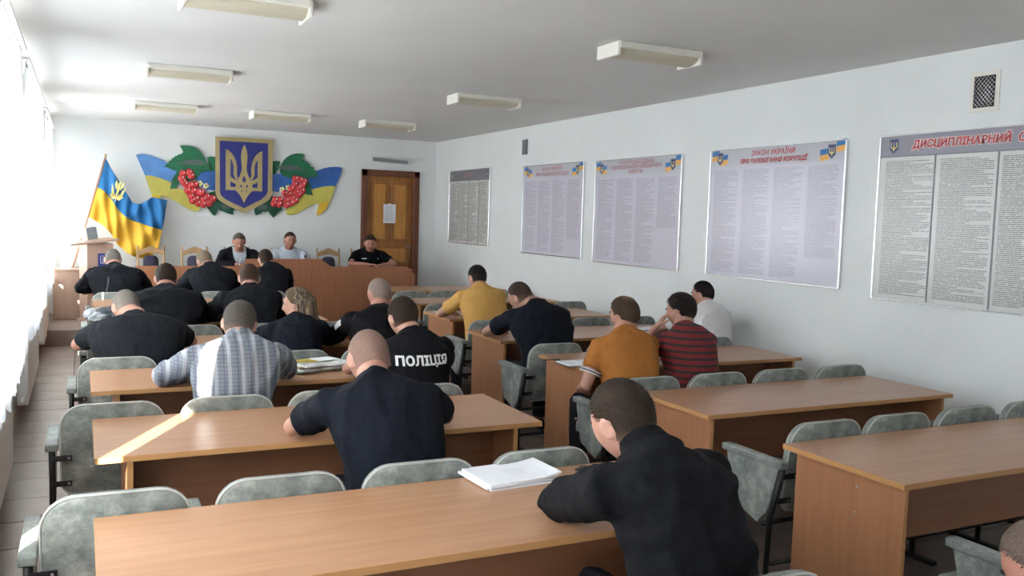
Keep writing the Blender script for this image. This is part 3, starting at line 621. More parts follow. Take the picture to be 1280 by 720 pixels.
wooden_chair(2.72, 13.12, 'pale wooden-framed chair the man in the light shirt sits on')
wooden_chair(3.38, 13.05, 'empty pale wooden-framed chair between the light-shirted man and the man in the black polo')
wooden_chair(3.93, 13.12, 'pale wooden-framed chair the man in the black polo sits on')
mc = empty('microphone', (2.83, 12.36, 0.95), 0, 'small black microphone on the presidium before the light-shirted man', 'microphone')
boxobj('base', -0.03, 0.03, -0.03, 0.03, 0, 0.02, M['black'], mc, 0.004)
tubeobj('stem', [(0, 0, 0.02), (0.01, 0.02, 0.12), (0.0, 0.05, 0.165)], 0.006, M['black'], mc, 6)
bm = bmesh.new(); ball(bm, (0, 0.055, 0.17), (0.02, 0.026, 0.02)); finish(bm, 'capsule', M['black'], mc, True)

# ------------------------------------------------------------------ audience desks
def table(x0, x1, y0, y1, inset, label):
    e = empty('desk', ((x0+x1)/2, y0, 0), 0, label, 'desk', 'laminate audience desks')
    w2 = (x1-x0)/2; dd = y1-y0
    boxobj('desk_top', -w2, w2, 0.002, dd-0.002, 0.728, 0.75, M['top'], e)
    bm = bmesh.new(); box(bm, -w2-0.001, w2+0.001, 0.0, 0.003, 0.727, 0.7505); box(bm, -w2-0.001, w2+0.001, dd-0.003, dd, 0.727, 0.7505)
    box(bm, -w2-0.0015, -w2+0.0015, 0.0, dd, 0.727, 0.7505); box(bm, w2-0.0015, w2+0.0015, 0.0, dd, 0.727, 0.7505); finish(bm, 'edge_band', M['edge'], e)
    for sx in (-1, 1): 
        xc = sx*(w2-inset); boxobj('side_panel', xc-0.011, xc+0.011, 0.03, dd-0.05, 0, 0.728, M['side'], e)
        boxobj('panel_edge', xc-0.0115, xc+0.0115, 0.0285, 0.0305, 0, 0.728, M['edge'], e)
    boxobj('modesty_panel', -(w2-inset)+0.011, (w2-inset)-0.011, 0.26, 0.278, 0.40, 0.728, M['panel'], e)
    for sx in (-1, 1):
        for z in (0.66, 0.55): 
            bm = bmesh.new(); ball(bm, (sx*(w2-inset+0.0115), 0.269, z), (0.003, 0.006, 0.006), seg=8, rings=6); finish(bm, 'screw', M['bolt'], e)
ORD = ['nearest', 'second', 'third', 'fourth', 'fifth', 'sixth', 'farthest']
LT = [(0.03, 2.02, 2.35, 3.05), (0.04, 2.04, 3.78, 4.50), (0.04, 2.04, 5.17, 5.85), (0.06, 2.05, 6.58, 7.27), (0.08, 2.06, 8.08, 8.76), (0.10, 2.08, 11.05-1.45, 11.75-1.47)]
LT.append((0.0, 1.95, 11.12, 11.80))
for i, (a, b_, c, d_) in enumerate(LT):
    table(a, b_, c, d_, 0.13, '%s wood-laminate desk from the camera in the window-side block' % ORD[i])
RT = [(2.90, 5.0, 2.36, 3.03), (2.94, 4.82, 3.62, 4.28), (3.03, 4.95, 5.03, 5.70), (3.05, 5.0, 6.40, 7.12), (3.20, 5.05, 7.88, 8.62), (3.40, 5.25, 9.38, 10.02), (3.60, 5.30, 11.0, 11.75)]
for i, (a, b_, c, d_) in enumerate(RT):
    table(a, b_, c, d_, 0.05, '%s wood-laminate desk from the camera in the poster-side block' % ORD[i])

# ------------------------------------------------------------------ linked auditorium seats
def seat_proto():
    c = empty('auditorium_chair', (0, 0, 0))
    tilt = lambda z: (0.81-z)*0.16
    P = rrect(0.455, 0.37, 0.815, 0.10, 0.07)
    bm = bmesh.new()
    loft(bm, [[Vector((x*k_, y_+tilt(z)+0.010*(1-(x/0.23)**2), 0.60+(z-0.60)*k_)) for x, z in P] for y_, k_ in ((-0.022, 0.955), (-0.014, 0.995), (0.008, 1.0), (0.026, 0.97), (0.034, 0.90))])
    finish(bm, 'backrest', M['seat'], c, True)
    bm = bmesh.new(); pts = [Vector((x*0.992, -0.016+tilt(z)+0.010*(1-(x/0.23)**2), 0.60+(z-0.60)*0.992)) for x, z in P]; pts.append(pts[0]); tube(bm, pts, 0.0045, 6)
    finish(bm, 'piping', M['piping'], c, True)
    bm = bmesh.new(); box(bm, -0.215, 0.215, 0.10, 0.50, 0.385, 0.455); bevel(bm, 0.022, 3); finish(bm, 'seat', M['seat'], c)
    arm_side(c, -0.262)
    tubeobj('cross_rail', [(-0.262, 0.12, 0.30), (0.262, 0.12, 0.30)], 0.011, M['metal'], c, 6)
    tubeobj('cross_rail', [(-0.262, 0.06, 0.12), (0.262, 0.06, 0.12)], 0.011, M['metal'], c, 6)
    return c
def arm_side(c, x):
    bm = bmesh.new(); q = [(0.02, 0.60), (0.40, 0.615), (0.33, 0.36), (0.15, 0.30), (0.085, 0.37)]
    f = [bm.verts.new((x-0.013, y, z)) for y, z in q]; g = [bm.verts.new((x+0.013, y, z)) for y, z in q]
    bm.faces.new(f); bm.faces.new(g[::-1])
    for i in range(5): bm.faces.new((f[i], g[i], g[(i+1) % 5], f[(i+1) % 5]))
    bmesh.ops.recalc_face_normals(bm, faces=bm.faces); bevel(bm, 0.006, 2)
    finish(bm, 'arm_panel', M['seat'], c)
    bm = bmesh.new(); box(bm, x-0.029, x+0.029, -0.01, 0.42, 0.600, 0.636); bevel(bm, 0.014, 3); finish(bm, 'armrest', M['seat'], c)
    bm = bmesh.new(); tube(bm, [(x, 0.005, 0.60), (x, 0.075, 0.34), (x, 0.085, 0.02)], 0.014, 8); finish(bm, 'leg', M['metal'], c, True)
    boxobj('foot', x-0.018, x+0.018, -0.06, 0.36, 0.0, 0.022, M['metal'], c, 0.004)
    for z, y in ((0.565, 0.0), (0.435, 0.035)):
        s_ = 1 if x < 0 else -1
        b_ = boxobj('bracket', min(x, x+s_*0.085), max(x, x+s_*0.085), y-0.006, y+0.004, z-0.013, z+0.013, M['metal'], c, 0.003)
        bm = bmesh.new(); ball(bm, (x+s_*0.07, y-0.007, z), (0.006, 0.003, 0.006), seg=8, rings=6); finish(bm, 'bolt', M['bolt'], b_)
proto = seat_proto(); used = [False]
proto_end = empty('end', (0, 0, 0)); arm_side(proto_end, 0.262)
CN = ['first', 'second', 'third', 'fourth']
def seat_row(xs, y, side, row):
    for i, x in enumerate(xs):
        c = proto if not used[0] else copy_tree(proto); used[0] = True
        c.location = (x, y, 0)
        tag(c, 'grey auditorium seat, %s from the %s, %s seat row, %s block' % (CN[i], 'windows' if side == 'window-side' else 'aisle', row, side), 'chair', 'linked grey auditorium seats')
        if i == len(xs)-1:
            for ch in list(proto_end.children): copy_tree(ch, c)
RN = ['nearest full', 'second', 'third', 'fourth', 'fifth', 'farthest']
for (xs, y), rn in zip((([0.10, 0.635, 1.155, 1.675], 3.10), ([0.13, 0.655, 1.18, 1.71], 4.54), ([0.20, 0.76, 1.30, 1.83], 5.92), ([0.26, 0.80, 1.34, 1.87], 7.42), ([0.28, 0.82, 1.38, 1.92], 8.92), ([0.32, 0.85, 1.39, 1.93], 10.42)), RN):
    seat_row(xs, y, 'window-side', rn)
for (xs, y), rn in zip((([3.24, 3.735, 4.26, 4.79], 3.10), ([3.08, 3.605, 4.13, 4.66], 4.36), ([3.22, 3.72, 4.22, 4.68], 5.78), ([3.36, 3.88, 4.41, 4.94], 7.26), ([3.48, 4.0, 4.52, 5.02], 8.74), ([3.62, 4.06, 4.62, 5.10], 10.22)), RN):
    seat_row(xs, y, 'poster-side', rn)
for x, y, l in ((1.62, 1.74, 'grey auditorium seat with the broad man in the black jacket, bottom edge of the view'),
                (2.86+0.262, 1.70, 'grey auditorium seat whose armrest shows at the bottom right corner'),
                (2.24, 0.72, 'grey auditorium seat of the bowed man at the bottom right corner')):
    c = copy_tree(proto); c.location = (x, y, 0); tag(c, l, 'chair', 'linked grey auditorium seats')
    for ch in list(proto_end.children): copy_tree(ch, c)
for ch in list(proto_end.children): 
    for g_ in list(ch.children): bpy.data.objects.remove(g_)
    bpy.data.objects.remove(ch)
bpy.data.objects.remove(proto_end)

# ------------------------------------------------------------------ things on the desks
def sheet_stack(name, x, y, z, rz, w_, d_, n_, label, cat, mats, jitter=0.012, th=0.006):
    e = empty(name, (x, y, z), rz, label, cat)
    for i in range(n_):
        bm = bmesh.new(); dx, dy, a = random.uniform(-jitter, jitter), random.uniform(-jitter, jitter), random.uniform(-0.05, 0.05)
        mtx = Matrix.Translation((dx, dy, i*th)) @ Matrix.Rotation(a, 4, 'Z'); V = []
        nx = 8
        top_ = []; bot = []
        for k_ in range(nx+1):
            u = -0.5+k_/nx; lift = (0.016*max(0, u-0.1)**2*8 if name == 'paper_stack' else 0.004*math.sin(u*6+i))*(i/n_)
            for v_ in (-0.5, 0.5):
                top_.append(bm.verts.new(mtx @ Vector((u*w_, v_*d_, th*0.95+lift)))); bot.append(bm.verts.new(mtx @ Vector((u*w_, v_*d_, 0.0+lift*0.9))))
        for k_ in range(nx):
            a_, b_, c_, d2 = k_*2, k_*2+1, k_*2+3, k_*2+2
            bm.faces.new((top_[a_], top_[d2], top_[c_], top_[b_])); bm.faces.new((bot[a_], bot[b_], bot[c_], bot[d2]))
            bm.faces.new((top_[a_], bot[a_], bot[d2], top_[d2])); bm.faces.new((top_[b_], top_[c_], bot[c_], bot[b_]))
        bm.faces.new((top_[0], top_[1], bot[1], bot[0])); bm.faces.new((top_[-2], bot[-2], bot[-1], top_[-1]))
        finish(bm, 'sheaf' if name == 'paper_stack' else 'magazine_layer', mats[i % len(mats)], e)
    return e
m_form = textsheet('form_print', (0.84, 0.85, 0.88), (0.45, 0.45, 0.5), 1, -0.13, 0.13, -1, 1, gut=0.2, line=0.02, strength=0.0)
ps = sheet_stack('paper_stack', 1.475, 2.985, 0.7505, 0.10, 0.31, 0.235, 4, 'thick stack of white papers on the nearest window-side desk', 'papers', [M['paper']], 0.008, 0.0062)
for i in range(4): boxobj('printed_line', -0.03+i*0.004, 0.055, 0.02-i*0.022, 0.022-i*0.022, 0.0258, 0.0261, M['lav'], ps)
mg = []
for i, c_ in enumerate(((0.55, 0.52, 0.45), (0.20, 0.25, 0.18), (0.60, 0.60, 0.56), (0.45, 0.30, 0.16), (0.62, 0.63, 0.62))): mg.append(simple('magazine_%s' % 'abcde'[i], c_, 0.35, var=0.5, vscale=12))
cov = [simple('cover_print', (0.35, 0.33, 0.22), 0.3, var=0.9, vscale=14)]
stack = sheet_stack('magazine_stack', 1.33, 5.56, 0.7505, 0.30, 0.34, 0.26, 5, 'fanned pile of coloured magazines and newspapers on the third window-side desk', 'magazines', mg, 0.03, 0.009)
boxobj('cover_picture', -0.10, 0.02, -0.02, 0.10, 0.047, 0.0485, simple('cover_yellow', (0.60, 0.45, 0.08), 0.3, var=0.4, vscale=20), stack)
boxobj('cover_picture', -0.16, -0.10, 0.0, 0.09, 0.047, 0.0485, simple('cover_violet', (0.16, 0.15, 0.35), 0.3), stack)
boxobj('loose_sheet', 0.02, 0.15, -0.03, 0.10, 0.049, 0.0505, M['paper'], stack)
nb = empty('notebook', (3.09, 5.24, 0.7505), 0.0, 'open white notebook at the aisle end of the desk before the man in orange', 'notebook')
boxobj('cover', -0.125, 0.125, -0.105, 0.105, 0, 0.004, M['ink'], nb, 0.001)
for sx in (-1, 1): boxobj('page', sx*0.06-0.058, sx*0.06+0.058, -0.098, 0.098, 0.004, 0.012, M['paper'], nb, 0.001)
for i in range(7):
    for sx in (-1, 1): boxobj('written_line', sx*0.06-0.045, sx*0.06+0.03+0.01*math.sin(i*2.1), 0.07-i*0.022, 0.0715-i*0.022, 0.012, 0.0123, M['blueink'], nb)
def pen(x, y, rz, label, mat, parent=None, z=0.7545):
    e = empty('pen', (x, y, z), rz, label, 'pen')
    tubeobj('barrel', [(-0.06, 0, 0), (0.06, 0, 0)], 0.0042, mat, e, 8); tubeobj('tip', [(0.06, 0, 0), (0.074, 0, 0)], [0.004, 0.001], M['bolt'], e, 8)
    boxobj('clip', -0.058, -0.02, -0.001, 0.001, 0.003, 0.006, M['bolt'], e)
pen(2.99, 5.43, 2.8, 'dark pen beside the open notebook on the aisle desk', M['ink'])
ph = empty('mobile_phone', (1.83, 2.94, 0.7505), 0.6, 'dark phone or pen case by the arm of the nearest man in black', 'phone')
boxobj('body', -0.035, 0.035, -0.07, 0.07, 0, 0.009, M['black'], ph, 0.003); boxobj('rim', -0.036, 0.036, -0.071, 0.071, 0.003, 0.005, M['bolt'], ph)
cd = empty('folded_note', (1.72, 2.80, 0.7505), 0.3, 'small white slip of paper beside the nearest man\'s sleeve', 'paper')
boxobj('slip', -0.05, 0.05, -0.03, 0.03, 0, 0.0015, M['paper'], cd); boxobj('slip_fold', -0.05, 0.0, -0.028, 0.03, 0.0015, 0.003, M['paper'], cd)
fo = empty('folder', (4.72, 6.80, 0.7505), 0.25, 'dark blue folder on the desk before the man in the white t-shirt', 'folder')
boxobj('cover', -0.14, 0.14, -0.10, 0.10, 0, 0.006, M['blueink'], fo, 0.001); boxobj('sheet', -0.10, 0.15, -0.08, 0.08, 0.006, 0.008, M['paper'], fo)
fo = empty('passport_booklet', (1.78, 6.82, 0.7505), 0.4, 'small pale-blue booklet between the blonde woman and the shaved officer', 'booklet')
boxobj('cover', -0.08, 0.08, -0.06, 0.06, 0, 0.005, simple('pale_blue_cover', (0.25, 0.38, 0.55), 0.4), fo, 0.001); boxobj('page', -0.07, 0.075, -0.055, 0.055, 0.005, 0.008, M['paper'], fo)
fo = empty('paper_sheet', (3.40, 8.42, 0.7505), 0.1, 'white sheet on the desk before the man in yellow', 'paper')
boxobj('sheet', -0.10, 0.10, -0.14, 0.14, 0, 0.001, M['paper'], fo); boxobj('under_sheet', -0.11, 0.09, -0.13, 0.15, -0.0, 0.0006, M['paper'], fo)
fo = empty('paper_sheet', (0.90, 9.85, 0.7505), 0.1, 'white sheet on the desk before the second row of officers', 'paper')
boxobj('sheet', -0.10, 0.10, -0.14, 0.14, 0, 0.001, M['paper'], fo); boxobj('under_sheet', -0.09, 0.11, -0.15, 0.13, 0, 0.0006, M['paper'], fo)
# crumpled dark jacket and cap lying by the window
def lump(name, mat, parent, c, r_, seed, amp=0.25):
    bm = bmesh.new(); bmesh.ops.create_icosphere(bm, subdivisions=4, radius=1)
    from mathutils import noise as nz_
    for v in bm.verts:
        d_ = nz_.noise(v.co*1.7+Vector((seed, 0, 0)))*amp*1.4+nz_.noise(v.co*4+Vector((seed, 3, 0)))*amp*0.6
        p = v.co*(1+d_); v.co = Vector((c[0]+p.x*r_[0], c[1]+p.y*r_[1], max(0, c[2]+p.z*r_[2])))
    return finish(bm, name, mat, parent, True)
M['jacket'] = simple('dark_blue_grey_cloth', (0.035, 0.045, 0.055), 0.8, var=0.6, vscale=14, bmp=0.3, bscale=40)
M['greycloth'] = simple('grey_cloth', (0.35, 0.37, 0.38), 0.8, var=0.3, vscale=14, bmp=0.2, bscale=40)
jk = empty('jacket', (0.30, 8.38, 0.7505), 0, 'crumpled dark jacket lying on the desk near the windows', 'jacket')
lump('jacket_body', M['jacket'], jk, (0, 0, 0.05), (0.20, 0.20, 0.085), 1.0); lump('jacket_sleeve', M['greycloth'], jk, (-0.16, -0.06, 0.03), (0.09, 0.13, 0.05), 4.0)
cp = empty('cap', (0.10, 8.60, 0.7505), 0, 'small grey cap beside the dark jacket by the windows', 'cap')
lump('crown', M['greycloth'], cp, (0, 0, 0.03), (0.09, 0.10, 0.06), 7.0, 0.08); lump('visor', M['jacket'], cp, (0.0, -0.10, 0.012), (0.08, 0.06, 0.010), 2.0, 0.05)
# ------------------------------------------------------------------ people
def skinmat(name, c):
    m, n, b = nt(name); b.inputs['Roughness'].default_value = 0.55
    t = noise(n, 18, 5); r = ramp(n, t.outputs['Fac'], [(0.3, (c[0]*0.88, c[1]*0.80, c[2]*0.78)), (0.7, c)])
    n.links.new(r.outputs[0], b.inputs['Base Color'])
    b.inputs['Subsurface Weight'].default_value = 0.0
    bump(n, b, t.outputs['Fac'], 0.08); return m
SK = skinmat('skin', (0.50, 0.275, 0.20)); SK2 = skinmat('skin_ruddy', (0.46, 0.225, 0.16))
def hairmat(name, c, skin=(0.42, 0.24, 0.18)):
    m, n, b = nt(name); b.inputs['Roughness'].default_value = 0.6; b.inputs['Specular IOR Level'].default_value = 0.12
    at = n.nodes.new('ShaderNodeAttribute'); at.attribute_name = 'cover'
    t = noise(n, 420, 3, stretch=(1, 1, 0.35)); t3 = noise(n, 14, 4)
    r = ramp(n, t.outputs['Fac'], [(0.35, [x*0.45 for x in c]), (0.65, [x*1.3 for x in c])])
    ad = n.nodes.new('ShaderNodeMath'); ad.operation = 'MULTIPLY_ADD'; n.links.new(t3.outputs['Fac'], ad.inputs[0]); ad.inputs[1].default_value = 0.35; ad.inputs[2].default_value = -0.17
    a2 = n.nodes.new('ShaderNodeMath'); a2.operation = 'ADD'; a2.use_clamp = True; n.links.new(at.outputs['Fac'], a2.inputs[0]); n.links.new(ad.outputs[0], a2.inputs[1])
    mxc = n.nodes.new('ShaderNodeMix'); mxc.data_type = 'RGBA'
    n.links.new(a2.outputs[0], mxc.inputs[0]); mxc.inputs[6].default_value = col4(skin); n.links.new(r.outputs[0], mxc.inputs[7])
    n.links.new(mxc.outputs[2], b.inputs['Base Color']); bump(n, b, t.outputs['Fac'], 0.8, 0.006); return m
def cloth_m(name, c, rough=0.85, var=0.15):
    m, n, b = nt(name); b.inputs['Roughness'].default_value = rough; b.inputs['Specular IOR Level'].default_value = 0.15
    t = noise(n, 7, 4); t2 = noise(n, 16, 3, stretch=(1, 1, 0.6))
    r = ramp(n, t.outputs['Fac'], [(0.3, [x*(1-var) for x in c]), (0.7, [x*(1+var) for x in c])]); n.links.new(r.outputs[0], b.inputs['Base Color'])
    bump(n, b, t2.outputs['Fac'], 0.35, 0.03); return m
BLK = cloth_m('black_knit', (0.0065, 0.007, 0.009)); NVY = cloth_m('navy_black_cloth', (0.006, 0.008, 0.014)); BLW = cloth_m('worn_black_cloth', (0.010, 0.012, 0.016))
YEL = cloth_m('mustard_cloth', (0.62, 0.355, 0.105), var=0.06); ORG = cloth_m('orange_cloth', (0.39, 0.15, 0.035), var=0.06)
WHT = cloth_m('white_cloth', (0.72, 0.70, 0.70), var=0.04); LBL = cloth_m('pale_blue_shirt', (0.50, 0.57, 0.64), var=0.05)
SUI = cloth_m('dark_suit_cloth', (0.008, 0.009, 0.012)); TRS = cloth_m('dark_trousers', (0.018, 0.019, 0.026))
def stripe_m(name, fn):
    m, n, b = nt(name); b.inputs['Roughness'].default_value = 0.85
    tc = n.nodes.new('ShaderNodeTexCoord'); sp = n.nodes.new('ShaderNodeSeparateXYZ'); n.links.new(tc.outputs['Object'], sp.inputs[0])
    def mt(op, a, b_=None):
        q = n.nodes.new('ShaderNodeMath'); q.operation = op
        for i, v in enumerate((a, b_)):
            if v is None: continue
            if isinstance(v, (int, float)): q.inputs[i].default_value = v
            else: n.links.new(v, q.inputs[i])
        return q.outputs[0]
    def mix(f, a, c):
        q = n.nodes.new('ShaderNodeMix'); q.data_type = 'RGBA'; n.links.new(f, q.inputs[0])
        for i, v in ((6, a), (7, c)):
            if isinstance(v, tuple): q.inputs[i].default_value = col4(v)
            else: n.links.new(v, q.inputs[i])
        return q.outputs[2]
    n.links.new(fn(n, sp, mt, mix), b.inputs['Base Color'])
    t2 = noise(n, 16, 3); bump(n, b, t2.outputs['Fac'], 0.3, 0.02); return m
def red_fn(n, sp, mt, mix):
    f = mt('GREATER_THAN', mt('FRACT', mt('ADD', mt('MULTIPLY', sp.outputs[2], 24.0), mt('MULTIPLY', sp.outputs[0], 0.9))), 0.62)
    return mix(f, (0.20, 0.018, 0.022), (0.03, 0.025, 0.022))
def plaid_fn(n, sp, mt, mix):
    x = sp.outputs[0]
    a = mt('GREATER_THAN', mt('FRACT', mt('MULTIPLY', x, 15.0)), 0.72); b_ = mt('GREATER_THAN', mt('FRACT', mt('ADD', mt('MULTIPLY', x, 15.0), 0.45)), 0.84)
    g = mt('GREATER_THAN', mt('FRACT', mt('MULTIPLY', sp.outputs[2], 52.0)), 0.78); g2 = mt('GREATER_THAN', mt('FRACT', mt('MULTIPLY', x, 60.0)), 0.75)
    c = mix(g, (0.20, 0.225, 0.25), (0.12, 0.135, 0.165)); c = mix(mt('MULTIPLY', g2, 0.5), c, (0.12, 0.14, 0.18)); c = mix(mt('MULTIPLY', a, 0.75), c, (0.42, 0.42, 0.45))
    return mix(mt('MULTIPLY', b_, 0.55), c, (0.11, 0.10, 0.15))
REDS = stripe_m('red_striped_cloth', red_fn); PLD = stripe_m('grey_plaid_cloth', plaid_fn)
EYEW = simple('eye_white', (0.7, 0.68, 0.65), 0.3); IRIS = simple('iris', (0.03, 0.025, 0.02), 0.2); LIP = simple('lips', (0.36, 0.13, 0.11), 0.5)
SHOE = simple('shoe_leather', (0.01, 0.01, 0.01), 0.35)
BROW = simple('brow_hair', (0.035, 0.024, 0.018), 0.8); WATCH = simple('white_trim', (0.8, 0.8, 0.8), 0.5)

def ss(a, b_, x):
    t_ = min(1, max(0, (x-a)/(b_-a))); return t_*t_*(3-2*t_)
def headpt(d, off=0.0):
    """unit direction (x right, y front, z up) -> head surface point, metres"""
    x, y, z = d
    rx, ry, rz = 0.078, 0.098, 0.114
    px, py, pz = x*rx, y*ry, z*rz
    if z < 0:
        t_ = -z
        px *= 1-(0.30 if y > 0 else 0.30-0.16*ss(0, 0.6, -y))*t_**1.6
        if y < 0: py *= 1-0.42*ss(0.15, 0.9, t_)
        else: py *= 1-0.10*t_
    else:
        px *= 1+0.04*z
        if y < 0: py *= 1.03
    if y > 0.2:
        g = lambda cx, cz, sx, sz: math.exp(-((x-cx)/sx)**2-((z-cz)/sz)**2)
        py += 0.026*g(0, -0.20, 0.12, 0.13)+0.012*g(0, -0.02, 0.10, 0.16)      # nose
        py += 0.006*g(0, 0.16, 0.5, 0.07)                                      # brow
        py -= 0.015*(g(0.38, 0.02, 0.17, 0.09)+g(-0.38, 0.02, 0.17, 0.09))     # eye sockets
        py += 0.005*g(0, -0.50, 0.22, 0.06)+0.008*g(0, -0.80, 0.28, 0.14)      # lips, chin
        py += 0.004*(g(0.5, -0.2, 0.2, 0.2)+g(-0.5, -0.2, 0.2, 0.2))           # cheeks
    v = Vector((px, py, pz)); l = v.length
    return v*((l+off)/l)
def sphere_grid(bm, f, nu=40, nv=26):
    top_ = bm.verts.new(f((0, 0, 1))); bot = bm.verts.new(f((0, 0, -1))); R = []
    for j in range(1, nv):
        th = PI*j/nv; R.append([bm.verts.new(f((math.sin(th)*math.cos(2*PI*i/nu), math.sin(th)*math.sin(2*PI*i/nu), math.cos(th)))) for i in range(nu)])
    for i in range(nu):
        bm.faces.new((top_, R[0][i], R[0][(i+1) % nu])); bm.faces.new((bot, R[-1][(i+1) % nu], R[-1][i]))
        for a, b_ in zip(R, R[1:]): bm.faces.new((a[i], b_[i], b_[(i+1) % nu], a[(i+1) % nu]))
def bake(bm, name, mat, parent, voxel, smooth=6, disp=0.0, dsize=0.12, seed=0):
    bmesh.ops.recalc_face_normals(bm, faces=bm.faces)
    me = bpy.data.meshes.new(name); bm.to_mesh(me); bm.free(); o = bpy.data.objects.new(name, me); COL.objects.link(o)
    r_ = o.modifiers.new('r', 'REMESH'); r_.mode = 'VOXEL'; r_.voxel_size = voxel; r_.use_smooth_shade = True
    if smooth: s_ = o.modifiers.new('s', 'SMOOTH'); s_.factor = 0.5; s_.iterations = smooth
    dg = bpy.context.evaluated_depsgraph_get(); m2 = bpy.data.meshes.new_from_object(o.evaluated_get(dg)); m2.name = name
    bpy.data.objects.remove(o); bpy.data.meshes.remove(me)
    if disp:
        n_ = len(m2.vertices); co = np.empty(n_*3, 'f'); no = np.empty(n_*3, 'f'); m2.vertices.foreach_get('co', co); m2.vertex_normals.foreach_get('vector', no)
        co = co.reshape(-1, 3); no = no.reshape(-1, 3); rs = np.random.RandomState(seed); h = np.zeros(n_)
        for k in range(10):   # a few crossing sine folds make the cloth wrinkle
            w_ = rs.normal(size=3); w_ /= np.linalg.norm(w_); fr = rs.uniform(0.5, 1.6)*2*PI/dsize
            warp = 0.35*np.sin(co @ rs.normal(size=3)*14+rs.uniform(0, 6))
            h += np.maximum(0, np.sin(co @ w_*fr+rs.uniform(0, 6)+warp*3))**2*rs.uniform(0.4, 1)
        h = (h-h.mean())*disp*0.55; co = co+no*h[:, None]; m2.vertices.foreach_set('co', co.astype('f').ravel())
    m2.materials.clear(); m2.materials.append(mat); m2.polygons.foreach_set('use_smooth', [True]*len(m2.polygons))
    o = bpy.data.objects.new(name, m2); COL.objects.link(o); o.parent = parent; return o
def hand(bm, wrist, d, up, side, curl=0.5, k=7):
    """wrist point, forward direction, back-of-hand normal, side=+1 thumb towards cross(d,up)"""
    d = d.normalized(); s_ = d.cross(up).normalized(); up = s_.cross(d).normalized()
    rr = []
    for t_, w_, h_ in ((-0.01, 0.026, 0.020), (0.02, 0.032, 0.017), (0.06, 0.041, 0.015), (0.088, 0.041, 0.012), (0.096, 0.034, 0.008)):
        c = wrist+d*t_; rr.append([c+s_*math.cos(2*PI*i/12)*w_+up*math.sin(2*PI*i/12)*h_ for i in range(12)])
    loft(bm, rr)
    for q, (off, L_) in enumerate(((0.031, 0.070), (0.011, 0.079), (-0.010, 0.073), (-0.030, 0.058))):
        p = wrist+d*0.082+s_*off*side; pts = [p]; a = 0.0
        for seg in (0.42, 0.33, 0.25):
            a += curl*(0.9 if seg == 0.42 else 1.1); dd = d*math.cos(a)-up*math.sin(a); p = p+dd*(L_*seg+0.004); pts.append(p)
        tube(bm, pts, [0.0098, 0.0092, 0.0085, 0.0072], k)
    p = wrist+d*0.025+s_*0.026*side; q1 = p+(d*0.5+s_*side*0.75-up*0.2).normalized()*0.036; q2 = q1+(d*0.85+s_*side*0.35-up*0.3).normalized()*0.032; q3 = q2+(d*0.95+s_*side*0.05-up*0.3).normalized()*0.022
    tube(bm, [p, q1, q2, q3], [0.014, 0.012, 0.0105, 0.008], k)

def fuzz(sp, MH, hmask, ht, cov, bald, near, root):
    """short hairs standing on the scalp: slim three-sided spikes, one joined mesh"""
    if sp.get('hair') == 'long': return
    rs = random.Random(len(sp['label'])); V = []; F_ = []; n_ = int((7000 if near else 3000)*min(1, 0.35+cov*0.65)); C_ = []
    for _ in range(n_):
        z = rs.uniform(-0.65, 1); a = rs.uniform(0, 2*PI); q = math.sqrt(1-z*z); d_ = Vector((q*math.cos(a), q*math.sin(a), z)); m_ = hmask(d_)
        if m_ < 0.35 or rs.random() > m_*cov+0.1: continue
        if bald and z > 0 and rs.random() < 1.25*bald*math.exp(-((d_.x/0.55)**2+((d_.y+0.25)/0.6)**2)): continue
        k_ = 0.35+0.65*ss(-0.25, 0.6, z); L_ = (ht*1.25+0.003)*k_*rs.uniform(0.6, 1.4)
        p = headpt(d_, ht*0.25*k_-0.002); out = p.normalized(); crown = Vector((0, -0.35, 1)).normalized()
        fl_ = (out-crown); fl_ = (fl_-out*fl_.dot(out)); fl_ = fl_.normalized() if fl_.length > 1e-4 else Vector((0, 1, 0))
        dr = (out*(0.55 if ht > 0.005 else 0.8)+fl_*0.9+Vector((rs.uniform(-.45, .45), rs.uniform(-.45, .45), rs.uniform(-.45, .45)))).normalized()
        s1 = dr.cross(out).normalized()*(0.0008+ht*0.13); s2 = dr.cross(s1).normalized()*0.0010; i = len(V)
        V += [MH @ (p+s1+s2), MH @ (p-s1+s2), MH @ (p-s2*1.5), MH @ (p+dr*L_)]; F_ += [(i, i+1, i+3), (i+1, i+2, i+3), (i+2, i, i+3)]; C_ += [min(1, 0.55+0.5*m_)]*4
    me = bpy.data.meshes.new('hair_strands'); me.from_pydata([v[:] for v in V], [], F_); me.materials.append(sp['hm'])
    at = me.attributes.new('cover', 'FLOAT', 'POINT'); at.data.foreach_set('value', C_)
    o = bpy.data.objects.new('hair_strands', me); COL.objects.link(o); o.parent = root; tag(o, kind='stuff')

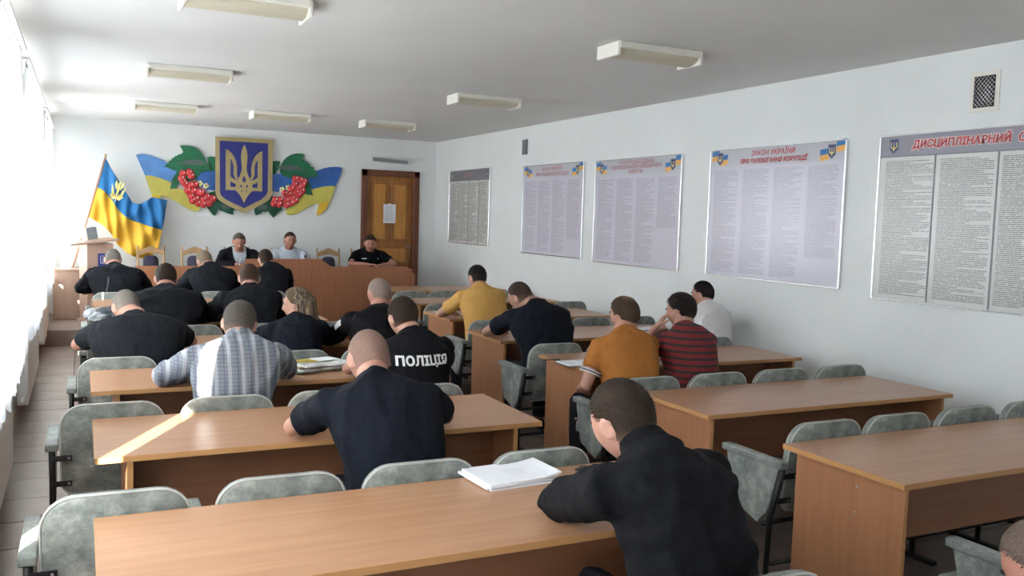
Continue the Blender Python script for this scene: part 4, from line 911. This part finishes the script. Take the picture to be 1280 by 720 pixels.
def person(sp):
    X, Y = sp['at']; Z0 = sp.get('z', 0.0); rot = PI if sp.get('back') else 0.0
    root = empty('person', (X, Y, Z0), rot, sp['label'], 'person', 'people at the meeting')
    Ri = Matrix.Rotation(-rot, 4, 'Z'); toL = lambda p: Ri @ (Vector(p)-Vector((X, Y, Z0)))
    Hc = toL(sp['H']); N = toL(sp['N']).lerp(Hc, 0.22 if not sp.get('back') else 0.08); bk = sp.get('bulk', 1.0); sw = sp.get('sw', 0.195); near = sp.get('near', 0)
    hp, hy, hr = (math.radians(a) for a in sp.get('hr', (25, 0, 0))); hp *= 0.55 if not sp.get('back') else 0.9
    RH = Matrix.Rotation(hy, 4, 'Z') @ Matrix.Rotation(-hp, 4, 'X') @ Matrix.Rotation(hr, 4, 'Y')
    hs = sp.get('hs', 1.06); MH = Matrix.Translation(Hc) @ RH @ Matrix.Scale(hs, 4)
    P0 = Vector((0, 0, 0.50)); Bc = Vector((N.x*0.45, N.y*0.30-0.05, 0.5+(N.z-0.5)*0.66))
    def spine(t_): return P0*(1-t_)**2+Bc*2*t_*(1-t_)+N*t_*t_
    def sdir(t_): return ((Bc-P0)*(1-t_)+(N-Bc)*t_).normalized()
    twist = math.radians(sp.get('twist', 0)); 
    def lat(t_): return Vector((math.cos(twist*t_), math.sin(twist*t_), 0))
    prof = [(-0.06, 0.165, 0.12), (0.0, 0.178, 0.13), (0.18, 0.170, 0.125), (0.38, 0.172, 0.125), (0.56, 0.185, 0.130), (0.72, 0.195, 0.130), (0.83, 0.180, 0.112), (0.91, 0.140, 0.092), (0.97, 0.092, 0.074), (1.03, 0.062, 0.062)]
    def torso(bm, k, m_, t0=-1, t1=2, belly=0.0):
        rr = []
        for t_, a, b_ in prof:
            if t_ < t0 or t_ > t1: continue
            c = spine(t_); l = lat(t_); f = l.cross(sdir(t_)) * -1
            wd = a*(bk if t_ < 0.88 else 1)*k*(sw/0.195 if 0.5 < t_ < 0.95 else 1)+m_; dp = b_*(bk if t_ < 0.88 else 1)*k+m_
            rr.append([c+l*math.copysign(abs(math.cos(q))**0.85, math.cos(q))*wd+f*math.copysign(abs(math.sin(q))**0.9, math.sin(q))*dp*(1.0 if math.sin(q) < 0 else 1+belly) for q in [2*PI*i/28 for i in range(28)]])
        loft(bm, rr)
    shc = spine(0.86); hw = Vector((0, 0, 0)); 
    SH = {}
    for s_, key in ((-1, 'L'), (1, 'R')): SH[s_] = shc+lat(1)*s_*sw*0.95*(1+0.3*(bk-1))+Vector((0, 0, -0.018+sp.get('shz', -0.012)))
    arms = {}
    for s_, ek, hk in ((-1, 'EL', 'HL'), (1, 'ER', 'HR')):
        if sp.get('back'): s_ = -s_          # spec is given in picture left / right
        e = toL(sp[ek]); h = toL(sp[hk]); arms[s_] = (SH[s_], e, h)
    # ---- body: one continuous surface
    bm = bmesh.new(); torso(bm, 0.90, 0)
    tube(bm, [spine(0.93), N+Vector((0, 0.0, 0.01)), MH @ Vector((0, -0.022, -0.055)), MH @ Vector((0, -0.01, -0.01))], [0.064, 0.063*(0.5+0.5*bk), 0.062*(0.5+0.5*bk), 0.056], 16)
    sphere_grid(bm, lambda d_: MH @ headpt(d_))
    for s_ in (-1, 1):   # ears
        m4 = MH @ Matrix.Translation((s_*0.077, -0.004, -0.010)) @ Matrix.Rotation(s_*math.radians(-24), 4, 'Z') @ Matrix.Rotation(math.radians(-8), 4, 'X') @ Matrix.Scale(0.86, 4)
        q = [Vector((s_*0.006, 0.018*math.cos(a)-0.006, 0.031*math.sin(a))) for a in [2*PI*i/12 for i in range(13)]]
        tube(bm, [m4 @ v for v in q], 0.0065, 6); ball(bm, (0, 0, 0), 1, m4 @ Matrix.Diagonal((0.007, 0.019, 0.030, 1)), 10, 8)
    for s_, (S_, e, h) in arms.items():
        hd = (h-e).normalized(); wr = h-hd*0.05; k_ = 0.5+0.5*bk
        tube(bm, [S_, S_.lerp(e, 0.35), e, e.lerp(wr, 0.35), wr], [0.052*k_, 0.048*k_, 0.039*k_, 0.040*k_, 0.026], 12)
        up = Vector(sp.get('up', (0, 0, 1))) if not sp.get('uph', {}).get(s_) else Vector(sp['uph'][s_])
        hand(bm, wr, hd, up, -s_, sp.get('curl', 0.45))
        kn = Vector((s_*0.14, 0.40, 0.53)); an = Vector((s_*0.13, 0.40, 0.09)); hp_ = Vector((s_*0.09, 0.0, 0.50))
        tube(bm, [hp_, hp_.lerp(kn, 0.4), kn, kn.lerp(an, 0.3), kn.lerp(an, 0.7), an], [0.085, 0.075, 0.055, 0.052, 0.040, 0.034], 12)
        tube(bm, [an+Vector((0, -0.03, -0.03)), an+Vector((0, 0.07, -0.05)), an+Vector((0, 0.15, -0.06))], [0.035, 0.032, 0.020], 8)
    body = bake(bm, 'body', sp.get('skin', SK), root, 0.0058 if sp.get('back') else (0.0075 if near else 0.0085), 2 if sp.get('back') else 3)
    # ---- face details
    for s_ in (-1, 1):
        bm = bmesh.new(); c = headpt(Vector((s_*0.36, 0.92, 0.02)).normalized()); ball(bm, (0, 0, 0), 1, MH @ Matrix.Translation(c+Vector((0, -0.007, 0))) @ Matrix.Scale(0.0125, 4), 10, 8); ey = finish(bm, 'eye', EYEW, root, True)
        bm = bmesh.new(); ball(bm, (0, 0, 0), 1, MH @ Matrix.Translation(c+Vector((0, 0.0025, -0.001))) @ Matrix.Scale(0.0052, 4), 8, 6); finish(bm, 'iris', IRIS, ey, True)
        bm = bmesh.new(); tube(bm, [MH @ headpt(Vector((s_*a, 0.9, zz)).normalized(), 0.001) for a, zz in ((0.16, 0.15), (0.34, 0.20), (0.52, 0.15))], [0.004, 0.0058, 0.003], 6); finish(bm, 'eyebrow', BROW, root, True)
    bm = bmesh.new(); tube(bm, [MH @ headpt(Vector((a, 0.85, -0.46)).normalized(), 0.0) for a in (-0.24, -0.1, 0, 0.1, 0.24)], [0.002, 0.0045, 0.0042, 0.0045, 0.002], 6); finish(bm, 'mouth', LIP, root, True)
    # ---- hair
    hk = sp.get('hair', 'short'); ht = sp.get('ht', 0.010); cov = sp.get('cover', 1.0); bald = sp.get('bald', 0.0)
    def hmask(d_):
        x, y, z = Vector(d_).normalized()
        line = -0.60 if y < -0.35 else (-0.60+(0.60+0.10)*ss(-0.35, 0.05, y) if y < 0.05 else 0.10+0.50*ss(0.05, 0.72, y))
        m_ = ss(line-0.10, line+0.20, z)
        ear = math.exp(-((y+0.02)/0.20)**2)*(1 if z < 0.12 else 0); return m_*(1-0.8*ear)
    bm = bmesh.new(); vals = []
    from mathutils import noise as NZ
    def hf(d_):
        m_ = hmask(d_); d_ = Vector(d_)
        nz_ = NZ.noise(d_*9)*0.5+NZ.noise(d_*22)*0.5
        thick = ht*(0.30+0.70*ss(-0.1, 0.6, d_.z))
        b_ = bald*math.exp(-((d_.x/0.55)**2+((d_.y+0.25)/0.6)**2))*(1 if d_.z > 0 else 0) if bald else 0
        off = -0.009+(0.009+thick*(1+0.35*nz_)*(1-0.6*b_))*m_
        vals.append(max(0, min(1, 1.35*cov*m_*(0.45+0.55*ss(-0.55, 0.15, d_.z))*(1-b_)))); return MH @ headpt(d_, off)
    sphere_grid(bm, hf, 64, 44); bm.verts.ensure_lookup_table()
    ho = finish(bm, 'hair', sp['hm'], root, True)
    fuzz(sp, MH, hmask, ht, cov, bald, near, root)
    at = ho.data.attributes.new('cover', 'FLOAT', 'POINT'); at.data.foreach_set('value', vals)
    if hk == 'long':
        bm = bmesh.new(); rs = random.Random(5)
        for i in range(800):
            a = rs.uniform(0, 2*PI); zt = rs.uniform(0.15, 0.999); r_ = math.sqrt(1-zt*zt); d_ = Vector((r_*math.cos(a), r_*math.sin(a), zt))
            if d_.y > 0.0 and zt < 0.88: continue
            p = MH @ headpt(d_, 0.021); out = Vector((d_.x, d_.y*0.8-0.25, 0)); out = (RH @ out); 
            q1 = MH @ headpt(Vector((d_.x*1.3, d_.y*1.0-0.45, 0.15)).normalized(), 0.022+rs.uniform(0, 0.012))
            q2 = q1+Vector((out.x*0.02, out.y*0.02, -0.09)); q3 = q2+Vector((rs.uniform(-0.02, 0.035), -0.012+rs.uniform(-0.015, 0.01), -rs.uniform(0.08, 0.15)))
            if q3.y > 0.27 and d_.y > 0: continue
            tube(bm, [p, p.lerp(q1, 0.5)+out*0.012, q1, q2, q3], [0.004, 0.0055, 0.006, 0.0055, 0.0015], 5)
        st = finish(bm, 'hair_strands', sp['hm2'], root, True); tag(st, kind='stuff')
    # ---- clothes
    sh = sp.get('sleeve', 'short'); m_ = sp.get('loose', 0.012); bm = bmesh.new(); torso(bm, 1.0, m_, -0.1, 1.05, 0.12)
    for s_, (S_, e, h) in arms.items():
        k_ = 0.5+0.5*bk; U = [S_+lat(1)*(-s_)*0.07+Vector((0, 0, 0.012)), S_+Vector((0, 0, 0.0)), S_.lerp(e, 0.45)]
        if sh == 'short': e2 = S_.lerp(e, sp.get('sl', 0.72)*0.86); tube(bm, U+[e2], [0.060*k_+m_*0.5, 0.059*k_+m_, 0.055*k_+m_, 0.058*k_+m_], 14)
        elif sh == 'sleeveless': pass
        else:
            hd = (h-e).normalized(); wr = h-hd*0.055
            tube(bm, U+[e, e.lerp(wr, 0.5), wr], [0.060*k_+m_*0.5, 0.062*k_+m_, 0.056*k_+m_, 0.049*k_+m_, 0.044*k_+m_, 0.032+m_], 14)
    nm = sp.get('garment', 't_shirt')
    shirt = bake(bm, nm, sp['cm'], root, 0.009 if near else 0.0115, 14 if near else 9, sp.get('wr', 0.006 if sh == 'short' else 0.009), 0.16, len(sp['label']))
    if sp.get('layer'):   # open front of a suit: the inner shirt is uncovered
        bmj = bmesh.new(); bmj.from_mesh(shirt.data); dl = [f for f in bmj.faces if (lambda c: c.y > spine(0.7).y+0.02 and abs(c.x-N.x) < 0.020+0.075*ss(0.62, N.z-0.02, c.z) and c.z > 0.55)(f.calc_center_median())]
        bmesh.ops.delete(bmj, geom=dl, context='FACES'); bmj.to_mesh(shirt.data); bmj.free()
        sm = shirt.modifiers.new('edge', 'SMOOTH'); sm.iterations = 4; sd = shirt.modifiers.new('cloth', 'SOLIDIFY'); sd.thickness = 0.006
        bm = bmesh.new(); torso(bm, 0.96, 0.004, -0.1, 0.98, 0.12); bake(bm, 'dress_shirt', sp['layer'], root, 0.011, 4)
    if sp.get('collar'):
        bm = bmesh.new(); up = (Hc-N).normalized(); ax = Vector((1, 0, 0)); ay = up.cross(ax).normalized()*-1
        rr = []; cr = sp.get('cr', 0.070); cc = N+Vector((0, 0.004, 0.0))
        for hgt, r_ in ((-0.035, cr+0.020), (0.0, cr+0.004), (sp['collar'], cr), (sp['collar'], cr-0.007), (-0.03, cr-0.007)):
            fs = 1 if ay.y > 0 else -1
            rr.append([cc+up*(hgt-0.030*max(0, fs*math.sin(q)))+ax*math.cos(q)*r_+ay*math.sin(q)*r_*0.95 for q in [2*PI*i/28 for i in range(28)]])
        V = [[bm.verts.new(p) for p in r_] for r_ in rr]
        for a, b_ in zip(V, V[1:]+V[:1]):
            for i in range(28):
                if sp.get('opencol', True) and ay[1] and math.sin(2*PI*(i+0.5)/28)*(1 if ay.y > 0 else -1) > 0.93: continue
                bm.faces.new((a[i], a[(i+1) % 28], b_[(i+1) % 28], b_[i]))
        finish(bm, 'collar', sp.get('colm', sp['cm']), root, True)
    bm = bmesh.new(); rr = []
    for y0, z0, a, b_ in ((-0.10, 0.52, 0.15, 0.05), (-0.05, 0.50, 0.172, 0.10), (0.03, 0.50, 0.175, 0.095), (0.10, 0.51, 0.15, 0.06)):
        rr.append([Vector((a*bk*math.cos(q), y0, z0+b_*math.sin(q))) for q in [2*PI*i/20 for i in range(20)]])
    loft(bm, rr)
    for s_ in (-1, 1):
        kn = Vector((s_*0.14, 0.41, 0.535)); an = Vector((s_*0.13, 0.40, 0.10)); hp_ = Vector((s_*0.09, -0.02, 0.51))
        tube(bm, [hp_, hp_.lerp(kn, 0.4), kn, kn.lerp(an, 0.3), an], [0.095, 0.088, 0.070, 0.066, 0.058], 12)
    bake(bm, 'trousers', TRS, root, 0.018, 3, 0.004, 0.14, 3)
    for s_ in (-1, 1):
        bm = bmesh.new(); rr = []
        for y0, w_, h_ in ((-0.055, 0.025, 0.05), (-0.03, 0.042, 0.085), (0.04, 0.044, 0.085), (0.12, 0.050, 0.055), (0.19, 0.046, 0.04), (0.225, 0.022, 0.022)):
            rr.append([Vector((s_*0.13+w_*math.cos(q), 0.39+y0, h_*0.5+0.5*h_*math.sin(q)+0.001)) for q in [2*PI*i/14 for i in range(14)]])
        loft(bm, rr); finish(bm, 'shoe', SHOE, root, True)
    sp['root'] = root; sp['shirt'] = shirt; sp['fn'] = (spine, arms, MH, toL)
    return sp

def onto(sp, pts3, dirv, off=0.003):
    """drop local points along dirv onto the garment"""
    me = sp['shirt'].data; bv = BVHTree.FromPolygons([v.co[:] for v in me.vertices], [p.vertices[:] for p in me.polygons]); o = []
    for p in pts3:
        hit = bv.ray_cast(p, dirv); o.append(hit[0]+hit[1]*off if hit[0] else None)
    return o

H_ = {k: hairmat('hair_'+k, c) for k, c in {'dark_brown': (0.040, 0.027, 0.019), 'brown': (0.085, 0.052, 0.034), 'black': (0.018, 0.015, 0.014), 'grey': (0.22, 0.20, 0.175), 'stubble': (0.16, 0.12, 0.10), 'ash': (0.11, 0.095, 0.08), 'blonde': (0.14, 0.10, 0.062), 'sandy': (0.24, 0.185, 0.13)}.items()}
m, n, b = nt('blonde_strands'); b.inputs['Roughness'].default_value = 0.45
t = noise(n, 60, 4, stretch=(1, 1, 0.12)); r = ramp(n, t.outputs['Fac'], [(0.40, (0.04, 0.027, 0.018)), (0.52, (0.14, 0.095, 0.056)), (0.68, (0.42, 0.31, 0.19))]); n.links.new(r.outputs[0], b.inputs['Base Color']); BLS = m

def std(x, y, ex=0.32, ey=0.47, hx=0.10, hy=0.60, z=0.80):
    return dict(EL=(x-ex, y+ey, z), ER=(x+ex, y+ey, z), HL=(x-hx, y+hy, 0.79), HR=(x+hx, y+hy, 0.79))
PEOPLE = [
 dict(label='broad man in a black jacket bent over the nearest desk, seen from behind', at=(1.66, 2.02), N=(1.52, 2.10, 1.055), H=(1.485, 2.23, 1.14), hr=(38, 12, -4), bulk=1.04, sw=0.185, near=1, twist=6,
      EL=(1.42, 2.50, 0.815), ER=(1.94, 2.42, 0.80), HL=(1.58, 2.66, 0.79), HR=(1.78, 2.66, 0.79), sleeve='long', garment='jacket', cm=BLK, hm=H_['dark_brown'], ht=0.008, collar=0.035, cr=0.076, loose=0.020, hs=1.10, wr=0.011),
 dict(label='man with a close-shaved head in a black t-shirt leaning on the second window-side desk', at=(1.16, 3.33), N=(1.10, 3.50, 1.035), H=(1.11, 3.65, 1.125), hr=(40, 0, 0), bulk=1.10, sw=0.205, near=1,
      EL=(0.83, 3.86, 0.80), ER=(1.55, 3.84, 0.80), HL=(1.05, 4.02, 0.79), HR=(1.28, 4.02, 0.79), cm=NVY, hm=H_['stubble'], ht=0.003, cover=0.40, loose=0.016, sl=0.74, hs=1.10, collar=0.008, cr=0.068, opencol=False),
 dict(label='man in a grey plaid shirt leaning on the third window-side desk', at=(0.69, 4.74), N=(0.76, 4.88, 1.03), H=(0.775, 4.98, 1.125), hr=(34, -8, 6), bulk=1.08, sw=0.205, near=1,
      EL=(0.40, 5.24, 0.81), ER=(1.10, 5.26, 0.81), HL=(0.65, 5.38, 0.79), HR=(0.92, 5.40, 0.79), sleeve='long', garment='shirt', cm=PLD, hm=H_['ash'], ht=0.008, cover=0.9, collar=0.028, cr=0.074, hs=1.08),
 dict(label='man in a black t-shirt with a white word on the back, left of the aisle', at=(1.73, 4.74), N=(1.765, 4.90, 1.02), H=(1.735, 5.02, 1.13), hr=(28, 6, 0), bulk=1.05, near=1,
      **std(1.78, 4.76), cm=BLK, hm=H_['dark_brown'], ht=0.010, collar=0.012, cr=0.068, opencol=False, hs=1.06, sl=0.74),
 dict(label='heavy fair-haired man in a faded black t-shirt bent low beside the windows', at=(0.34, 6.15), N=(0.34, 6.36, 0.985), H=(0.27, 6.54, 1.06), hr=(52, 10, 0), bulk=1.28, sw=0.225,
      EL=(-0.03, 6.62, 0.80), ER=(0.70, 6.62, 0.80), HL=(0.18, 6.78, 0.79), HR=(0.48, 6.80, 0.79), cm=BLW, hm=H_['grey'], ht=0.004, cover=0.75, sl=0.74, hs=1.06),
 dict(label='blonde woman with shoulder-length hair in a dark jacket, turned left', at=(1.36, 6.15), N=(1.37, 6.30, 0.955), H=(1.40, 6.39, 1.07), hr=(8, 62, 0), bulk=0.92, sw=0.175,
      EL=(1.10, 6.58, 0.80), ER=(1.66, 6.58, 0.80), HL=(1.28, 6.76, 0.79), HR=(1.48, 6.78, 0.79), sleeve='long', garment='jacket', cm=NVY, hm=H_['blonde'], hm2=BLS, hair='long', ht=0.020, hs=1.0, collar=0.02),
 dict(label='man with a shaved grey head in a black uniform jacket with a white shoulder patch', at=(1.96, 6.15), N=(1.98, 6.31, 1.01), H=(2.02, 6.40, 1.145), hr=(14, 14, 0), bulk=1.08, sw=0.205,
      EL=(1.66, 6.52, 0.80), ER=(2.30, 6.56, 0.80), HL=(1.85, 6.74, 0.79), HR=(2.08, 6.76, 0.79), sleeve='long', garment='jacket', cm=BLK, hm=H_['grey'], ht=0.003, cover=0.60, bald=0.5, collar=0.025, hs=1.06, skin=SK2),
 dict(label='stout dark-haired man in a black jacket in the fourth window-side row', at=(0.63, 7.62), N=(0.62, 7.80, 1.045), H=(0.635, 7.92, 1.155), hr=(24, 0, 0), bulk=1.25, sw=0.22,
      **std(0.62, 7.62, 0.35), sleeve='long', garment='jacket', cm=BLW, hm=H_['dark_brown'], ht=0.006, collar=0.015, hs=1.08, skin=SK2),
 dict(label='brown-haired man in a black jacket just left of and beyond the blonde woman', at=(1.28, 7.62), N=(1.30, 7.80, 1.05), H=(1.315, 7.91, 1.155), hr=(26, -6, 0), bulk=1.10,
      **std(1.29, 7.62, 0.34), sleeve='long', garment='jacket', cm=BLW, hm=H_['brown'], ht=0.005, cover=0.85, collar=0.02, hs=1.08),
 dict(label='fair short-haired man in a dark jacket at the window end of the farthest row', at=(0.34, 10.62), N=(0.335, 10.76, 1.06), H=(0.315, 10.87, 1.145), hr=(30, 0, 0), bulk=1.22, sw=0.215,
      **std(0.34, 10.62, 0.36), sleeve='long', garment='jacket', cm=BLW, hm=H_['grey'], ht=0.004, cover=0.85, hs=1.06, collar=0.015),
 dict(label='sandy-haired man in black bent left, farthest row in front of the suited man', at=(1.38, 10.62), N=(1.36, 10.78, 1.06), H=(1.30, 10.93, 1.13), hr=(38, 18, 0), bulk=1.12, sw=0.21,
      **std(1.36, 10.62, 0.33), sleeve='long', garment='jacket', cm=BLW, hm=H_['sandy'], ht=0.008, hs=1.06, collar=0.02),
 dict(label='dark-haired man in a black jacket at the aisle end of the farthest row', at=(2.02, 10.62), N=(2.05, 10.76, 1.07), H=(1.99, 10.84, 1.16), hr=(16, 10, 0), bulk=1.0,
      **std(2.05, 10.62, 0.28), sleeve='long', garment='jacket', cm=BLW, hm=H_['dark_brown'], ht=0.008, hs=1.04, collar=0.02),
 dict(label='man in an orange t-shirt with trimmed sleeves in the aisle seat, thinning hair', at=(3.11, 4.60), N=(3.13, 4.76, 1.005), H=(3.20, 4.84, 1.135), hr=(6, 18, -8), bulk=1.02, near=1,
      EL=(2.845, 4.72, 0.70), ER=(3.46, 4.98, 0.80), HL=(2.98, 4.98, 0.64), HR=(3.30, 5.14, 0.79), cm=ORG, hm=H_['brown'], ht=0.009, bald=0.55, hs=1.06, sl=0.62, wr=0.004),
 dict(label='dark-haired man in a red and black striped t-shirt resting his cheek on his hand', at=(3.62, 4.62), N=(3.64, 4.80, 1.01), H=(3.70, 4.90, 1.145), hr=(14, 26, 0), bulk=0.98, near=1,
      EL=(3.43, 5.08, 0.80), ER=(3.98, 5.08, 0.80), HL=(3.60, 4.99, 1.07), HR=(3.75, 5.18, 0.79), cm=REDS, hm=H_['black'], ht=0.012, hs=1.06, sl=0.75, wr=0.004),
 dict(label='dark-haired man in a white t-shirt next to the poster wall', at=(4.88, 6.02), N=(4.93, 6.18, 1.0), H=(4.97, 6.28, 1.12), hr=(12, 22, 0), bulk=1.0,
      EL=(4.60, 6.46, 0.80), ER=(5.20, 6.46, 0.80), HL=(4.80, 6.62, 0.79), HR=(5.0, 6.64, 0.79), cm=WHT, hm=H_['black'], ht=0.006, hs=1.05),
 dict(label='large man in a navy-black t-shirt bent over the fourth poster-side desk at the aisle', at=(3.30, 6.02), N=(3.29, 6.22, 1.035), H=(3.19, 6.36, 1.115), hr=(36, 22, -6), bulk=1.18, sw=0.215, near=1,
      EL=(3.00, 6.58, 0.80), ER=(3.66, 6.58, 0.80), HL=(3.20, 6.74, 0.79), HR=(3.42, 6.76, 0.79), cm=NVY, hm=H_['dark_brown'], ht=0.004, cover=0.7, hs=1.06, collar=0.02, cr=0.074, sl=0.74),
 dict(label='black-haired man in a mustard yellow shirt in the fourth poster-side row', at=(3.42, 7.50), N=(3.41, 7.66, 1.05), H=(3.42, 7.75, 1.165), hr=(18, 8, 0), bulk=1.08, sw=0.20, near=1,
      EL=(3.12, 7.94, 0.80), ER=(3.74, 7.94, 0.80), HL=(3.32, 8.12, 0.79), HR=(3.52, 8.12, 0.79), cm=YEL, hm=H_['black'], ht=0.007, hs=1.05, garment='shirt', collar=0.022, sl=0.76, wr=0.005),
 dict(label='man in a dark suit and pale blue shirt writing at the presidium', at=(2.01, 13.10), z=0.2, back=1, N=(2.01, 12.93, 1.19), H=(1.985, 12.80, 1.30), hr=(26, 0, 0), bulk=1.08, sw=0.205,
      EL=(1.71, 12.80, 0.99), ER=(2.34, 12.78, 0.99), HL=(1.96, 12.62, 0.99), HR=(2.10, 12.66, 0.985), sleeve='long', garment='suit_jacket', cm=SUI, layer=LBL, hm=H_['ash'], ht=0.007, hs=1.06, collar=0.018, colm=LBL, skin=SK2, wr=0.005),
 dict(label='dark-haired man in a light blue-grey shirt at the middle of the presidium', at=(2.73, 13.10), z=0.2, back=1, N=(2.71, 12.97, 1.20), H=(2.715, 12.90, 1.325), hr=(8, 0, 0), bulk=1.04, sw=0.20,
      EL=(2.44, 12.82, 0.99), ER=(3.00, 12.82, 0.99), HL=(2.62, 12.64, 0.985), HR=(2.80, 12.64, 0.985), cm=LBL, hm=H_['dark_brown'], ht=0.007, hs=1.04, garment='shirt', collar=0.02, skin=SK2, wr=0.004),
 dict(label='man in a black polo shirt with folded forearms at the door end of the presidium', at=(3.93, 13.10), z=0.2, back=1, N=(3.92, 12.94, 1.19), H=(3.90, 12.84, 1.305), hr=(20, -14, 0), bulk=1.10, sw=0.205,
      EL=(3.58, 12.78, 0.99), ER=(4.26, 12.78, 0.99), HL=(3.86, 12.60, 0.995), HR=(3.97, 12.63, 0.985), cm=BLK, hm=H_['dark_brown'], ht=0.008, hs=1.06, garment='polo_shirt', collar=0.02, skin=SK2, sl=0.76, wr=0.004),
 dict(label='bowed man with short hair cut off by the bottom right corner', at=(2.26, 1.00), N=(2.29, 1.24, 0.82), H=(2.25, 1.38, 0.885), hr=(60, 15, 0), bulk=1.05, near=1,
      EL=(1.98, 1.40, 0.62), ER=(2.54, 1.38, 0.60), HL=(2.10, 1.60, 0.60), HR=(2.34, 1.60, 0.58), cm=BLK, hm=H_['ash'], ht=0.005, cover=0.6, hs=1.08, skin=SK2),
]
PP = [person(s_) for s_ in PEOPLE]

# white word across the back of the t-shirt
sp = PP[3]; me = textmesh('ПОЛІЦІЯ', 0.068, 0.0, 0.0030, 0.0, 1.05); bm = bmesh.new(); bm.from_mesh(me)
bmesh.ops.triangulate(bm, faces=bm.faces)
for _ in range(2): bmesh.ops.subdivide_edges(bm, edges=[e for e in bm.edges if e.calc_length() > 0.012], cuts=1)
toL = sp['fn'][3]; c0 = toL((1.745, 4.70, 0.92)); pts = [Vector((c0.x+v.co.x, -0.6, c0.z+v.co.y)) for v in bm.verts]; hit = onto(sp, pts, Vector((0, 1, 0)), 0.0035)
for v, h in zip(bm.verts, hit): v.co = h if h else Vector((c0.x+v.co.x, 0, c0.z+v.co.y))
o = finish(bm, 'back_lettering', WATCH, sp['root'], False); o['label'] = 'white capital letters'
# white shoulder patch on the officer, dark patch outline on the nearest man
def patch(sp, S_side, w_, h_, mat, name, tpos=0.22, lab=None):
    S_, e, h = sp['fn'][1][S_side]; c = S_.lerp(e, tpos); out = Vector((S_side, -0.35, 0.25)).normalized(); d_ = (e-S_).normalized(); r_ = d_.cross(out).normalized(); bm = bmesh.new()
    G = [[c+out*0.2+d_*h_*(j/6-0.5)+r_*w_*(i/4-0.5) for i in range(5)] for j in range(7)]; V = []
    for row in G:
        hh = onto(sp, row, -out, 0.003); V.append([bm.verts.new(q if q else p-out*0.13) for p, q in zip(row, hh)])
    for j in range(6):
        for i in range(4): bm.faces.new((V[j][i], V[j][i+1], V[j+1][i+1], V[j+1][i]))
    o = finish(bm, name, mat, sp['root'], True); 
    if lab: o['label'] = lab
patch(PP[6], -1, 0.045, 0.085, WATCH, 'shoulder_patch', 0.28, 'white shoulder patch')

for s_ in (-1, 1):   # striped sleeve trim on the orange t-shirt
    S_, e, h = PP[12]['fn'][1][s_]
    for t_, mm in ((0.595, WATCH), (0.622, M['ink']), (0.649, WATCH)):
        bm = bmesh.new(); a = S_.lerp(e, t_-0.012); c = S_.lerp(e, t_+0.012); tube(bm, [a, c], [0.0735, 0.0735], 24); finish(bm, 'sleeve_trim', mm, PP[12]['root'], True)
# small white print on the black polo, pens in hands
for dx, w_ in ((0.10, 0.07), (-0.11, 0.02)):
    sp = PP[19]; q = [Vector((sp['fn'][3]((3.92, 12.9, 1.07)).x+dx+a*w_/2, 0.6, 0.87+b_*0.007)) for a, b_ in ((-1, -1), (1, -1), (1, 1), (-1, 1))]
    hh = onto(sp, q, Vector((0, -1, 0)), 0.004); 
    if all(hh): bm = bmesh.new(); bm.faces.new([bm.verts.new(p) for p in hh]); finish(bm, 'chest_print', WATCH, sp['root'])
def pen_w(p, q, label, mat):
    e = empty('pen', p, 0, label, 'pen'); v = Vector(q)-Vector(p)
    tubeobj('barrel', [(0, 0, 0), tuple(v)], 0.0042, mat, e, 8); tubeobj('tip', [(0, 0, 0), tuple(-v.normalized()*0.014)], [0.004, 0.001], M['bolt'], e, 8)
pen_w((1.94, 12.53, 0.965), (1.98, 12.62, 1.075), 'pale pen in the hand of the man in the dark suit', M['white'])
pen_w((1.62, 2.78, 0.765), (1.60, 2.66, 0.86), 'dark pen held by the nearest man in black', M['black'])
